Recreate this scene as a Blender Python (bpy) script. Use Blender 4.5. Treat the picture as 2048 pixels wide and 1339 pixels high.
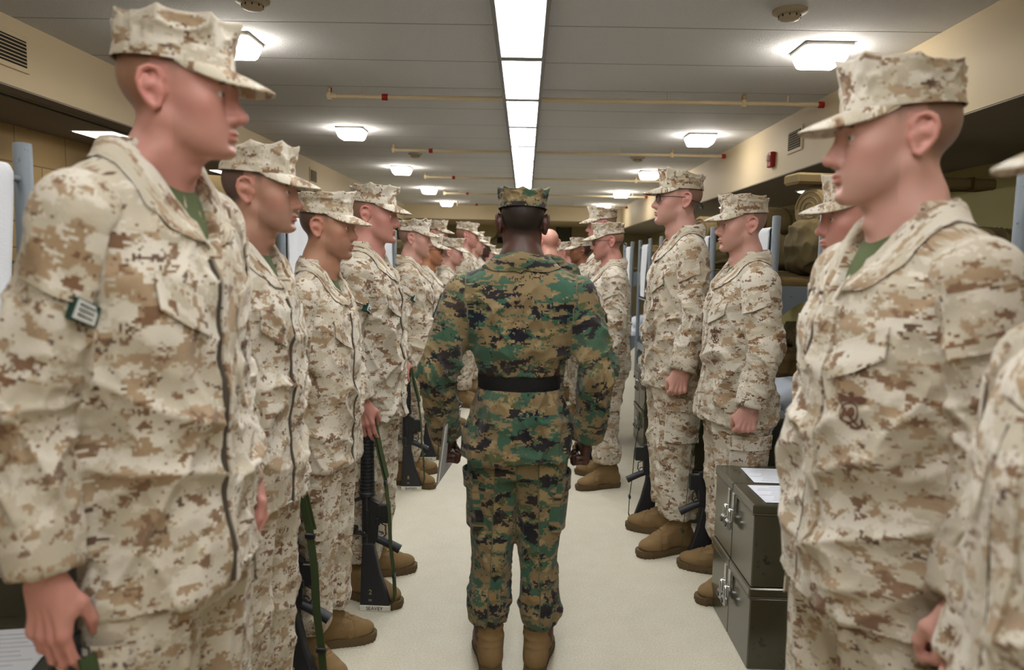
import bpy, math, random
import numpy as np
from mathutils import Vector, Matrix, Euler
from mathutils.bvhtree import BVHTree

# ------------------------------------------------------------------ camera, world, exposure
scn = bpy.context.scene
COL = scn.collection
for _o in list(bpy.data.objects):
    bpy.data.objects.remove(_o, do_unlink=True)
FPX, CAMH = 1510.0, 1.5
YAW, PITCH, ROLL = 0.0151, 0.0977, 0.0209
cam_data = bpy.data.cameras.new('camera')
cam_data.sensor_width = 36.0
cam_data.lens = FPX * 36.0 / 2048.0
cam_data.clip_start = 0.05
cam_data.dof.use_dof = True
cam_data.dof.focus_distance = 3.6
cam_data.dof.aperture_fstop = 2.8
cam = bpy.data.objects.new('camera', cam_data)
COL.objects.link(cam)
cam.location = (0, 0, CAMH)
cam.rotation_euler = (Matrix.Rotation(YAW, 3, 'Z') @ Matrix.Rotation(math.pi / 2 - PITCH, 3, 'X') @ Matrix.Rotation(ROLL, 3, 'Z')).to_euler()
scn.camera = cam
scn.view_settings.view_transform = 'Standard'
scn.view_settings.look = 'None'
scn.view_settings.gamma = 1.0
scn.view_settings.use_curve_mapping = False
scn.view_settings.exposure = -0.16
world = bpy.data.worlds.new('world')
scn.world = world
world.use_nodes = True
world.node_tree.nodes['Background'].inputs[0].default_value = (0.9, 0.93, 1.0, 1)
world.node_tree.nodes['Background'].inputs[1].default_value = 0.12
try:
    scn.cycles.use_denoising = True
    scn.cycles.max_bounces = 6
    scn.cycles.diffuse_bounces = 4
except Exception:
    pass
STRIP_E, FIX_E, SOFFIT_E = 22.0, 40.0, 6.0

# ------------------------------------------------------------------ tags
def tag(o, label=None, cat=None, group=None, kind=None):
    if label: o['label'] = label
    if cat: o['category'] = cat
    if group: o['group'] = group
    if kind: o['kind'] = kind
    return o

def empty(name, loc=(0, 0, 0), rz=0.0, label=None, cat=None, group=None):
    o = bpy.data.objects.new(name, None)
    o.empty_display_size = 0.1
    COL.objects.link(o)
    o.location = loc
    o.rotation_euler = (0, 0, rz)
    return tag(o, label, cat, group)

def link(name, me, mat=None, parent=None, loc=None):
    o = bpy.data.objects.new(name, me)
    COL.objects.link(o)
    if mat is not None and len(me.materials) == 0:
        me.materials.append(mat)
    elif mat is not None and me.materials[0] != mat:
        o.material_slots[0].link = 'OBJECT'
        o.material_slots[0].material = mat
    if parent is not None: o.parent = parent
    if loc is not None: o.location = loc
    return o

def mesh_from(name, V, F, smooth=True, attrs=None):
    me = bpy.data.meshes.new(name)
    V = np.asarray(V, dtype=np.float64)
    if isinstance(F, np.ndarray) and F.ndim == 2:
        k = F.shape[1]
        me.vertices.add(len(V)); me.vertices.foreach_set('co', V.astype(np.float32).ravel())
        me.loops.add(F.size); me.loops.foreach_set('vertex_index', F.astype(np.int32).ravel())
        me.polygons.add(len(F)); me.polygons.foreach_set('loop_start', np.arange(0, F.size, k, dtype=np.int32))
        me.update(calc_edges=True)
    else:
        me.from_pydata([tuple(v) for v in V], [], [tuple(int(i) for i in f) for f in F])
        me.update()
    if smooth and len(me.polygons):
        me.polygons.foreach_set('use_smooth', np.ones(len(me.polygons), dtype=bool))
    for an, (typ, arr) in (attrs or {}).items():
        a = me.attributes.new(an, typ, 'POINT')
        key = 'vector' if typ == 'FLOAT_VECTOR' else ('color' if typ == 'FLOAT_COLOR' else 'value')
        a.data.foreach_set(key, np.asarray(arr, dtype=np.float32).ravel())
    return me

# ------------------------------------------------------------------ simple mesh collector
class MB:
    """Collects boxes, tubes, lathes and prisms into one mesh."""
    def __init__(s): s.V = []; s.F = []
    def add(s, V, F):
        b = len(s.V); s.V += [tuple(v) for v in V]; s.F += [tuple(i + b for i in f) for f in F]; return s
    def box(s, c, d, rot=None, bev=0.0):
        hx, hy, hz = d[0] / 2, d[1] / 2, d[2] / 2
        if bev <= 0:
            V = [(x, y, z) for x in (-hx, hx) for y in (-hy, hy) for z in (-hz, hz)]
            F = [(0, 1, 3, 2), (4, 6, 7, 5), (0, 4, 5, 1), (2, 3, 7, 6), (0, 2, 6, 4), (1, 5, 7, 3)]
        else:
            bev = min(bev, hx * .99, hy * .99, hz * .99)
            V = []; idx = {}
            for sx in (-1, 1):
                for sy in (-1, 1):
                    for sz in (-1, 1):
                        for ax in range(3):
                            p = [sx * (hx - bev), sy * (hy - bev), sz * (hz - bev)]
                            p[ax] = (sx * hx, sy * hy, sz * hz)[ax]
                            idx[(sx, sy, sz, ax)] = len(V); V.append(tuple(p))
            F = []
            for ax in range(3):
                o1, o2 = [a for a in range(3) if a != ax]
                for sg in (-1, 1):
                    q = []
                    for a, b in ((-1, -1), (1, -1), (1, 1), (-1, 1)):
                        k = [0, 0, 0]; k[ax] = sg; k[o1] = a; k[o2] = b
                        q.append(idx[(k[0], k[1], k[2], ax)])
                    F.append(tuple(q))
            for ax in range(3):
                o1, o2 = [a for a in range(3) if a != ax]
                for a in (-1, 1):
                    for b in (-1, 1):
                        k1 = [0, 0, 0]; k2 = [0, 0, 0]
                        k1[ax] = -1; k2[ax] = 1
                        k1[o1] = k2[o1] = a; k1[o2] = k2[o2] = b
                        F.append((idx[(*k1, o1)], idx[(*k2, o1)], idx[(*k2, o2)], idx[(*k1, o2)]))
            for sx in (-1, 1):
                for sy in (-1, 1):
                    for sz in (-1, 1):
                        F.append(tuple(idx[(sx, sy, sz, a)] for a in range(3)))
        M = rot if rot is not None else Matrix.Identity(3)
        return s.add([tuple(M @ Vector(v) + Vector(c)) for v in V], F)
    def tube(s, pts, r, n=10, caps=True, flat=None, up=(0, 0, 1)):
        """round (or flat = (w, t) strap) sweep through pts; r scalar or list."""
        pts = [Vector(p) for p in pts]; m = len(pts)
        rs = list(r) if hasattr(r, '__len__') else [r] * m
        V = []; pu = None
        for i, p in enumerate(pts):
            t = (pts[min(i + 1, m - 1)] - pts[max(i - 1, 0)]).normalized()
            if pu is None:
                a = Vector(up)
                if abs(a.dot(t)) > .95: a = Vector((1, 0, 0)) if abs(t.x) < .9 else Vector((0, 1, 0))
                u = (a - t * a.dot(t)).normalized()
            else:
                u = (pu - t * pu.dot(t)).normalized()
            pu = u; w = t.cross(u)
            if flat:
                hw, ht = flat[0] / 2, flat[1] / 2
                for a, b in ((-hw, -ht), (hw, -ht), (hw, ht), (-hw, ht)): V.append(p + u * b + w * a)
            else:
                for k in range(n):
                    an = 2 * math.pi * k / n; V.append(p + (u * math.cos(an) + w * math.sin(an)) * rs[i])
        nn = 4 if flat else n
        F = [(i * nn + k, i * nn + (k + 1) % nn, (i + 1) * nn + (k + 1) % nn, (i + 1) * nn + k) for i in range(m - 1) for k in range(nn)]
        if caps: F += [tuple(range(nn))[::-1], tuple((m - 1) * nn + k for k in range(nn))]
        return s.add(V, F)
    def lathe(s, prof, c=(0, 0, 0), n=24, rot=None):
        V = []; F = []; m = len(prof)
        M = rot if rot is not None else Matrix.Identity(3)
        for (r, z) in prof:
            for k in range(n):
                a = 2 * math.pi * k / n; V.append(tuple(M @ Vector((r * math.cos(a), r * math.sin(a), z)) + Vector(c)))
        F = [(i * n + k, i * n + (k + 1) % n, (i + 1) * n + (k + 1) % n, (i + 1) * n + k) for i in range(m - 1) for k in range(n)]
        F += [tuple(range(n))[::-1], tuple((m - 1) * n + k for k in range(n))]
        return s.add(V, F)
    def prism(s, poly, y0, y1, plane='xz', off=(0, 0, 0)):
        """2-D polygon extruded along the third axis."""
        n = len(poly); V = []
        for y in (y0, y1):
            for (a, b) in poly:
                V.append({'xz': (a, y, b), 'xy': (a, b, y), 'yz': (y, a, b)}[plane])
        V = [(v[0] + off[0], v[1] + off[1], v[2] + off[2]) for v in V]
        F = [tuple(range(n)), tuple(range(2 * n - 1, n - 1, -1))] + [(k, n + k, n + (k + 1) % n, (k + 1) % n) for k in range(n)]
        return s.add(V, F)
    def build(s, name, mat, parent=None, smooth=None, loc=None):
        me = mesh_from(name, s.V, s.F, smooth=False)
        bmm = __import__('bmesh').new(); bmm.from_mesh(me)
        __import__('bmesh').ops.recalc_face_normals(bmm, faces=bmm.faces[:]); bmm.to_mesh(me); bmm.free()
        if smooth:
            me.polygons.foreach_set('use_smooth', np.ones(len(me.polygons), dtype=bool))
            me.set_sharp_from_angle(angle=math.radians(smooth if smooth is not True else 40))
        return link(name, me, mat, parent, loc)

# ------------------------------------------------------------------ noise (numpy)
_rng = np.random.default_rng(7)
_LAT = _rng.uniform(-1, 1, (32, 32, 32)).astype(np.float32)
def vnoise(P):
    P = np.asarray(P, np.float32); i = np.floor(P).astype(np.int32); f = P - i
    f = f * f * f * (f * (f * 6 - 15) + 10); i &= 31; j = (i + 1) & 31
    def L(a, b, c): return _LAT[a, b, c]
    x0, y0, z0 = i[:, 0], i[:, 1], i[:, 2]; x1, y1, z1 = j[:, 0], j[:, 1], j[:, 2]
    fx, fy, fz = f[:, 0], f[:, 1], f[:, 2]
    a = L(x0, y0, z0) * (1 - fx) + L(x1, y0, z0) * fx
    b = L(x0, y1, z0) * (1 - fx) + L(x1, y1, z0) * fx
    c = L(x0, y0, z1) * (1 - fx) + L(x1, y0, z1) * fx
    d = L(x0, y1, z1) * (1 - fx) + L(x1, y1, z1) * fx
    return ((a * (1 - fy) + b * fy) * (1 - fz) + (c * (1 - fy) + d * fy) * fz)
def fbm(P, o=3):
    s = 0; a = 1.0
    for k in range(o): s = s + a * vnoise(P * (2.03 ** k) + 7.3 * k); a *= .5
    return s
def ridge(P, k=2.0): return (1 - np.minimum(1, np.abs(vnoise(P)) * 1.6)) ** k
def sstep(a, b, x):
    t = np.clip((x - a) / (b - a), 0, 1); return t * t * (3 - 2 * t)

# ------------------------------------------------------------------ signed distance toolkit
def A(*v): return np.array(v, np.float32)
def sph(P, c, r): return np.linalg.norm(P - A(*c), axis=1) - r
def ell(P, c, r):
    q = P - A(*c); r = A(*r); k0 = np.linalg.norm(q / r, axis=1); k1 = np.linalg.norm(q / (r * r), axis=1) + 1e-9
    return k0 * (k0 - 1) / k1
def cap(P, a, b, r1, r2=None):
    r2 = r1 if r2 is None else r2
    a = A(*a); b = A(*b); ab = b - a
    t = np.clip(((P - a) @ ab) / max(float(ab @ ab), 1e-12), 0, 1)
    return np.linalg.norm(P - a - t[:, None] * ab, axis=1) - (r1 + (r2 - r1) * t)
def chain(P, pts, rs, k=0.0):
    d = None
    for i in range(len(pts) - 1):
        e = cap(P, pts[i], pts[i + 1], rs[i], rs[i + 1])
        d = e if d is None else (smin(d, e, k) if k else np.minimum(d, e))
    return d
def rbox(P, c, h, r):
    q = np.abs(P - A(*c)) - (A(*h) - r)
    return np.linalg.norm(np.maximum(q, 0), axis=1) + np.minimum(q.max(axis=1), 0) - r
def smin(a, b, k):
    h = np.maximum(k - np.abs(a - b), 0) / k; return np.minimum(a, b) - h * h * k * .25
def smax(a, b, k): return -smin(-a, -b, k)
def loft(P, tab, e=2.3):
    """elliptic tube along z; tab rows (z, half width y, half depth x, centre x)."""
    t = np.array(tab, np.float32); z = P[:, 2]
    a = np.interp(z, t[:, 0], t[:, 1]); b = np.interp(z, t[:, 0], t[:, 2]); cx = np.interp(z, t[:, 0], t[:, 3])
    r = ((np.abs(P[:, 1]) / a) ** e + (np.abs(P[:, 0] - cx) / b) ** e + 1e-12) ** (1 / e)
    d = (r - 1) * np.minimum(a, b)
    return np.maximum(d, np.maximum(t[0, 0] - z, z - t[-1, 0]))
def surface(f, lo, hi, h):
    """naive surface nets over a block-sparse grid -> verts, quads."""
    B = 8; lo = np.array(lo, np.float32); hi = np.array(hi, np.float32)
    nb = np.ceil((hi - lo) / h / B).astype(int); n = nb * B
    ax = [lo[i] + h * np.arange(n[i], dtype=np.float32) for i in range(3)]
    cc = np.stack(np.meshgrid(*[lo[i] + h * (np.arange(nb[i]) * B + (B - 1) / 2) for i in range(3)], indexing='ij'), -1).reshape(-1, 3).astype(np.float32)
    dc = f(cc); act = np.abs(dc) < h * B * 1.5
    D = np.repeat(np.repeat(np.repeat(dc.reshape(nb), B, 0), B, 1), B, 2).astype(np.float32)
    bi = np.argwhere(act.reshape(nb)); off = np.stack(np.meshgrid(*[np.arange(B)] * 3, indexing='ij'), -1).reshape(-1, 3)
    gi = (bi[:, None, :] * B + off[None]).reshape(-1, 3)
    for s in range(0, len(gi), 400000):
        g = gi[s:s + 400000]; D[g[:, 0], g[:, 1], g[:, 2]] = f(lo + h * g.astype(np.float32))
    S = D < 0
    c = [S[i:n[0] - 1 + i, j:n[1] - 1 + j, k:n[2] - 1 + k] for i in (0, 1) for j in (0, 1) for k in (0, 1)]
    cnt = sum(x.astype(np.int8) for x in c); cell = (cnt > 0) & (cnt < 8)
    ci = np.argwhere(cell); idx = -np.ones(cell.shape, np.int64); idx[cell] = np.arange(len(ci))
    acc = np.zeros((len(ci), 3), np.float32); w = np.zeros(len(ci), np.float32)
    for axis in range(3):
        o = [a for a in range(3) if a != axis]
        for u in (0, 1):
            for v in (0, 1):
                p = ci.copy(); p[:, o[0]] += u; p[:, o[1]] += v; q = p.copy(); q[:, axis] += 1
                d0 = D[p[:, 0], p[:, 1], p[:, 2]]; d1 = D[q[:, 0], q[:, 1], q[:, 2]]
                m = (d0 < 0) != (d1 < 0); t = np.where(m, d0 / np.where(m, d0 - d1, 1), 0)
                r = (p - ci).astype(np.float32); r[:, axis] += t
                acc += r * m[:, None]; w += m
    V = lo + h * (ci + acc / w[:, None]); F = []
    for axis in range(3):
        o1, o2 = [(1, 2), (2, 0), (0, 1)][axis]
        sl = [slice(1, -1)] * 3; a0 = list(sl); a1 = list(sl); a0[axis] = slice(0, n[axis] - 1); a1[axis] = slice(1, n[axis])
        s0, s1 = S[tuple(a0)], S[tuple(a1)]
        e = np.argwhere(s0 != s1); st = s0[e[:, 0], e[:, 1], e[:, 2]]
        e = e + 1; e[:, axis] -= 1
        q = []
        for u, v in ((-1, -1), (0, -1), (0, 0), (-1, 0)):
            k = e.copy(); k[:, o1] += u; k[:, o2] += v; q.append(idx[k[:, 0], k[:, 1], k[:, 2]])
        q = np.stack(q, 1); q[~st] = q[~st][:, ::-1]; F.append(q)
    F = np.concatenate(F); F = F[(F >= 0).all(1)]
    return V, F
def grad(f, V, e=.002):
    g = np.stack([f(V + A(*(e if i == k else 0 for k in range(3)))) - f(V - A(*(e if i == k else 0 for k in range(3)))) for i in range(3)], 1)
    return g / (np.linalg.norm(g, axis=1, keepdims=True) + 1e-9)
def bvh_of(V, F): return BVHTree.FromPolygons([tuple(v) for v in V.tolist()], F.tolist())
def xform(V, M): return (np.asarray(V) @ np.array(M.to_3x3()).T) + np.array(M.to_translation())
# ------------------------------------------------------------------ materials
def lin(r, g, b):
    f = lambda c: (c / 255 / 12.92) if c / 255 <= .04045 else ((c / 255 + .055) / 1.055) ** 2.4
    return (f(r), f(g), f(b), 1.0)

class NT:
    def __init__(s, name):
        s.m = bpy.data.materials.new(name); s.m.use_nodes = True; s.t = s.m.node_tree
        s.b = s.t.nodes['Principled BSDF']; s.b.inputs['Specular IOR Level'].default_value = .3
    def n(s, typ, **kw):
        nd = s.t.nodes.new('ShaderNode' + typ)
        for k, v in kw.items():
            if k.startswith('i_'):
                key = k[2:]; key = int(key) if key.isdigit() else key.replace('_', ' ')
                if hasattr(v, 'is_linked') or hasattr(v, 'links'): s.t.links.new(v, nd.inputs[key])
                else: nd.inputs[key].default_value = v
            else: setattr(nd, k, v)
        return nd
    def l(s, a, b): s.t.links.new(a, b)
    def mix(s, fac, a, b):
        nd = s.t.nodes.new('ShaderNodeMix'); nd.data_type = 'RGBA'
        for i, v in ((0, fac), (6, a), (7, b)):
            if hasattr(v, 'links'): s.l(v, nd.inputs[i])
            else: nd.inputs[i].default_value = v
        return nd.outputs[2]
    def ramp(s, v, lo, hi):
        nd = s.n('MapRange', i_0=v, i_1=lo, i_2=hi); return nd.outputs[0]
    def noise(s, vec, scale, detail=2, rough=.5):
        return s.n('TexNoise', i_Vector=vec, i_Scale=scale, i_Detail=detail, i_Roughness=rough).outputs['Fac']
    def bump(s, h, strength=.3, dist=.01):
        nd = s.n('Bump', i_Strength=strength, i_Distance=dist, i_Height=h); s.l(nd.outputs[0], s.b.inputs['Normal'])

def simple(name, col, rough=.6, metal=0.0, spec=.3, var=0.0, vscale=6, bump=0.0, bscale=200, emit=None, estr=0, dark=None, dscale=20, dth=(.62, .7)):
    n = NT(name)
    n.b.inputs['Roughness'].default_value = rough; n.b.inputs['Metallic'].default_value = metal
    n.b.inputs['Specular IOR Level'].default_value = spec
    co = n.n('TexCoord').outputs['Object']
    c = col
    if var:
        f = n.noise(co, vscale, 3)
        c = n.mix(f, tuple(x * (1 - var) for x in col[:3]) + (1,), tuple(min(1, x * (1 + var)) for x in col[:3]) + (1,))
    if dark:
        c = n.mix(n.ramp(n.noise(co, dscale, 4, .65), *dth), c, dark)
    if hasattr(c, 'links'): n.l(c, n.b.inputs['Base Color'])
    else: n.b.inputs['Base Color'].default_value = c
    if bump: n.bump(n.noise(co, bscale, 3), bump, .004)
    if emit:
        n.b.inputs['Emission Color'].default_value = emit; n.b.inputs['Emission Strength'].default_value = estr
    return n.m

def camo(name, base, layers, px=.0052, rough=.92):
    """pixelated pattern: layers = [(colour, scale u, scale v, detail, threshold, seed)], coordinates in cloth metres."""
    n = NT(name); n.b.inputs['Roughness'].default_value = rough; n.b.inputs['Specular IOR Level'].default_value = .12
    n.b.inputs['Sheen Weight'].default_value = .15
    at = n.n('Attribute', attribute_name='camo').outputs['Vector']
    rnd = n.n('ObjectInfo').outputs['Random']
    sh = n.n('CombineXYZ', i_0=0.0, i_1=0.0, i_2=n.n('Math', operation='MULTIPLY', i_0=rnd, i_1=37.0).outputs[0]).outputs[0]
    sn = n.n('VectorMath', operation='SNAP', i_0=at, i_1=(px, px, .5)).outputs[0]
    v = n.n('VectorMath', operation='ADD', i_0=sn, i_1=sh).outputs[0]
    c = base
    for (col, su, sv, det, th, seed) in layers:
        w = n.n('VectorMath', operation='MULTIPLY_ADD', i_0=v, i_1=(su, sv, 3.1), i_2=(seed, seed * 1.7, seed * .3)).outputs[0]
        f = n.n('TexNoise', i_Vector=w, i_Scale=1.0, i_Detail=det, i_Roughness=.66).outputs['Fac']
        c = n.mix(n.ramp(f, th, th + .012), c, col)
    # slight fading and weave
    fd = n.noise(at, 5.0, 2)
    c = n.mix(n.ramp(fd, .35, .75), c, n.mix(.12, c, (base[0] * 1.1, base[1] * 1.1, base[2] * 1.1, 1)))
    n.l(c, n.b.inputs['Base Color'])
    n.bump(n.noise(at, 160.0, 3, .7), .22, .006)
    return n.m

def skin(name, base, hair, blush=(0.48, .15, .12, 1), brow=(.05, .03, .02, 1)):
    n = NT(name); n.b.inputs['Roughness'].default_value = .5; n.b.inputs['Specular IOR Level'].default_value = .38
    sep = n.n('SeparateColor', i_Color=n.n('Attribute', attribute_name='mask').outputs['Color'])
    al = n.n('Attribute', attribute_name='mask').outputs['Alpha']
    co = n.n('TexCoord').outputs['Object']
    c = n.mix(n.ramp(n.noise(co, 26, 4, .6), .3, .75), base, tuple(b * .78 + k * .22 for b, k in zip(base[:3], [x * .5 + y * .5 for x, y in zip(base[:3], blush[:3])])) + (1,))
    c = n.mix(n.n('Math', operation='MULTIPLY', i_0=sep.outputs[1], i_1=.75).outputs[0], c, blush)
    grain = n.ramp(n.noise(co, 700, 2, .8), .2, .8)
    hf = n.n('Math', operation='MULTIPLY', i_0=sep.outputs[0], i_1=n.n('Math', operation='MULTIPLY_ADD', i_0=grain, i_1=.35, i_2=.68).outputs[0], use_clamp=True).outputs[0]
    c = n.mix(hf, c, hair)
    c = n.mix(sep.outputs[2], c, (.55, .52, .48, 1))
    c = n.mix(al, c, brow)
    n.l(c, n.b.inputs['Base Color'])
    n.b.inputs['Subsurface Weight'].default_value = .12
    n.b.inputs['Subsurface Radius'].default_value = (.012, .004, .002)
    n.b.inputs['Subsurface Scale'].default_value = .6
    n.bump(n.noise(co, 320, 3, .7), .12, .003)
    return n.m

D_BASE = lin(178, 168, 149); D_TAN = lin(152, 128, 101); D_BRN = lin(113, 83, 60); D_DRK = lin(82, 60, 48); D_LIT = lin(200, 192, 177)
M_DESERT = camo('desert_camouflage_cloth', D_BASE, [
    (D_LIT, 10, 16, 5, .50, 3.0), (D_TAN, 16, 27, 6, .545, 11.0), (D_BRN, 18, 29, 6, .578, 23.0), (D_DRK, 26, 38, 6, .63, 41.0)], px=.0042)
M_WOOD = camo('woodland_camouflage_cloth', lin(122, 105, 76), [
    (lin(142, 124, 90), 9, 16, 4, .55, 5.0), (lin(52, 86, 70), 10, 20, 5, .512, 13.0), (lin(74, 80, 52), 12, 24, 4, .60, 31.0), (lin(20, 20, 32), 11, 22, 5, .542, 47.0)], px=.0052)
M_PALE = skin('pale_skin', lin(190, 146, 133), lin(122, 96, 80))
M_TAN = skin('tan_skin', lin(166, 124, 101), lin(62, 48, 40))
M_TAN2 = skin('olive_stubbled_skin', lin(170, 130, 111), lin(66, 52, 44))
M_BROWN2 = skin('light_brown_skin', lin(168, 116, 84), lin(40, 32, 28), blush=lin(150, 84, 64))
M_RED = skin('ruddy_skin', lin(184, 132, 120), lin(136, 104, 82))
M_BROWN = skin('brown_skin', lin(132, 88, 62), lin(34, 27, 24), blush=lin(120, 66, 52), brow=(.02, .015, .012, 1))
M_DARK = skin('dark_skin', lin(74, 48, 38), lin(24, 19, 18), blush=lin(80, 46, 40), brow=(.012, .01, .01, 1))
M_BALD = skin('bald_pink_skin', lin(214, 160, 142), lin(196, 142, 124))
M_SHIRT = simple('olive_undershirt_cotton', lin(84, 93, 62), .95, bump=.3, bscale=500)
M_BOOT = simple('tan_suede_leather', lin(124, 100, 66), .85, var=.16, vscale=14, bump=.35, bscale=260)
M_SOLE = simple('tan_rubber_sole', lin(92, 74, 50), .7, var=.1, vscale=20)
M_LACE = simple('tan_bootlace', lin(132, 106, 70), .9)
M_BLACK = simple('black_anodised_metal', lin(26, 27, 30), .38, .0, .5, var=.2, vscale=30)
M_POLY = simple('black_polymer', lin(30, 31, 35), .5, 0, .45, bump=.15, bscale=400)
M_SLING = simple('olive_sling_webbing', lin(58, 70, 40), .9, bump=.4, bscale=700)
M_STEEL = simple('bright_steel', lin(190, 190, 190), .28, 1.0)
M_WHITE_TAPE = simple('white_cloth_tape', lin(206, 202, 192), .8, var=.06)
M_INK = simple('black_ink', lin(28, 26, 26), .8)
M_EMBLEM = simple('brown_embroidered_thread', lin(92, 64, 50), .95)
M_TAG = simple('white_name_card', lin(206, 208, 206), .5)
M_TAGEDGE = simple('dark_green_card_edge', lin(26, 62, 52), .6)
M_FLYSHADE = simple('painted_fly_shadow', lin(74, 66, 56), .95)  # dark colour paints the shadow in the gap along the placket edge
M_BELT = simple('black_webbing_belt', lin(14, 14, 15), .75, bump=.3, bscale=500)
M_GLASS_FRAME = simple('dark_spectacle_frame', lin(30, 26, 26), .35)
def glass_mat():
    n = NT('spectacle_lens'); n.b.inputs['Transmission Weight'].default_value = 1.0; n.b.inputs['Roughness'].default_value = .02
    n.b.inputs['IOR'].default_value = 1.1; n.b.inputs['Base Color'].default_value = (.9, .92, .94, 1); return n.m
M_LENS = glass_mat()
# ------------------------------------------------------------------ people: head, hands, body
HEAD0 = Vector((.012, 0, 1.645))       # ear-canal point of the head in the standing body
def head_sdf(P):
    Q = P.copy(); Q[:, 1] = np.abs(Q[:, 1])           # symmetric
    d = ell(Q, (-.002, 0, .040), (.092, .075, .083))
    d = smin(d, ell(Q, (.046, 0, .030), (.057, .064, .064)), .03)
    d = smin(d, ell(Q, (.036, 0, -.030), (.058, .058, .080)), .03)
    d = smin(d, cap(Q, (-.002, .049, -.045), (.068, .022, -.092), .019, .017), .030)
    d = smin(d, sph(Q, (.089, .007, -.096), .0185), .022)
    d = smin(d, ell(Q, (.079, 0, -.064), (.027, .031, .031)), .018)
    d = smin(d, ell(Q, (.060, .044, -.014), (.028, .022, .022)), .022)
    d = smin(d, chain(Q, [(.101, 0, .021), (.0975, .020, .025), (.084, .043, .020)], [.008, .0095, .008]), .014)
    d = smin(d, ell(Q, (.060, .026, -.052), (.034, .028, .034)), .03)
    d = smax(d, -sph(Q, (.1155, .033, .003), .0155), .010)
    d = smin(d, chain(Q, [(.102, 0, .018), (.1105, 0, -.006), (.1195, 0, -.028)], [.0068, .0076, .0088]), .014)
    d = smin(d, cap(Q, (.094, 0, .016), (.101, 0, -.034), .0095, .0125), .012)
    d = smin(d, sph(Q, (.1225, 0, -.0335), .0095), .010)
    d = smin(d, sph(Q, (.1085, .0120, -.0375), .0080), .009)
    d = smax(d, -sph(Q, (.1125, .0065, -.0490), .0040), .004)
    d = np.minimum(d, sph(Q, (.0860, .0320, .004), .0125))
    d = smin(d, ell(Q, (.0868, .0320, .0112), (.0137, .0155, .0068)), .003)
    d = smin(d, ell(Q, (.0862, .0320, -.0050), (.0132, .0145, .0055)), .003)
    d = smin(d, chain(Q, [(.1105, 0, -.0620), (.1100, .008, -.0605), (.1010, .024, -.0665)], [.0042, .0048, .0028]), .006)
    d = smin(d, chain(Q, [(.1100, 0, -.0730), (.1075, .010, -.0725), (.1005, .021, -.0680)], [.0058, .0054, .0030]), .006)
    d = smax(d, -cap(Q, (.1175, 0, -.0668), (.1075, .023, -.0672), .0030), .004)
    d = smax(d, -cap(Q, (.117, 0, -.083), (.108, .014, -.083), .006), .012)
    # neck, throat, trapezius
    d = smin(d, cap(Q, (-.006, 0, -.04), (-.022, 0, -.25), .054, .062), .018)
    d = smin(d, cap(Q, (.024, 0, -.112), (.002, 0, -.22), .036, .044), .016)
    d = smin(d, cap(Q, (-.012, .045, -.060), (.034, .014, -.225), .013, .012), .022)
    d = smin(d, sph(Q, (.052, 0, -.152), .009), .02)
    d = smin(d, cap(Q, (-.034, .02, -.11), (-.03, .125, -.245), .034, .035), .05)
    # ear
    e = ell(Q, (-.0075, .0770, .002), (.0175, .0055, .0300))
    pts = [(.007, .0745, -.006), (.004, .0765, .008), (.009, .0775, .020), (.002, .082, .0335), (-.011, .087, .0365), (-.0235, .0910, .0285), (-.0275, .0920, .0120), (-.0245, .0895, -.0050), (-.0165, .0850, -.0195), (-.0065, .0800, -.0305), (.0025, .0765, -.0270), (.0050, .0745, -.0150)]
    rim = chain(Q, pts, [.0042, .004, .0044, .0044, .0046, .0046, .0044, .0042, .0048, .0062, .0054, .0044])
    e = smin(e, rim, .006)
    e = smin(e, chain(Q, [(-.018, .0845, .022), (-.0185, .0855, .004), (-.010, .0815, -.014)], [.0034, .004, .004]), .005)
    e = smin(e, cap(Q, (.0065, .0765, -.004), (.0065, .0765, .002), .0045), .004)
    e = smax(e, -ell(Q, (-.0065, .0860, -.001), (.0095, .0095, .0140)), .004)
    e = smin(e, cap(Q, (-.004, .066, .0), (-.012, .080, .006), .016, .010), .010)
    return smin(d, e, .006)

def head_mask(V):
    """r stubble, g lip / ear / cheek flush, b eye white, a brow / iris -- all in head space"""
    x, y, z = V[:, 0], np.abs(V[:, 1]), V[:, 2]
    line = np.interp(x, [-.10, -.075, -.04, -.022, -.012, .0, .014, .03, .05, .07, .095], [-.075, -.065, -.050, -.035, .040, .040, .020, .012, .045, .068, .072])
    ear = (np.abs(x + .008) < .024) & (y > .0725) & (np.abs(z) < .042)
    hair = sstep(-.004, .045, z - line) * (1 - ear)
    hair = np.maximum(hair, .28 * sstep(.02, -.02, np.abs(z + .075) - .035) * (x > .02) * (z > -.118) * (x < .12))
    lip = (1 - sstep(.004, .009, np.abs(z + .0672))) * (x > .098) * (y < .026)
    blush = np.maximum(lip, .5 * ear)
    blush = np.maximum(blush, .38 * np.exp(-(((x - .07) / .03) ** 2 + ((y - .045) / .03) ** 2 + ((z + .03) / .025) ** 2)))
    blush = np.maximum(blush, .40 * np.exp(-(((x - .12) / .014) ** 2 + ((z + .034) / .014) ** 2)))
    eye = np.linalg.norm(np.stack([x - .0860, y - .0320, z - .004], 1), axis=1)
    ew = (eye < .0133) & (np.abs(z - .0035) < .0042) & (x > .0905)
    iris = ew & (np.hypot(y - .0330, z - .004) < .0058)
    brow = .9 * sstep(.006, .0025, np.abs(z - np.interp(y, [.008, .03, .048], [.0235, .0285, .022]))) * (y > .011) * (y < .047) * (x > .07)
    return np.stack([hair, blush, ew * 1.0, np.maximum(brow, iris * 1.0)], 1)

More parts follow.
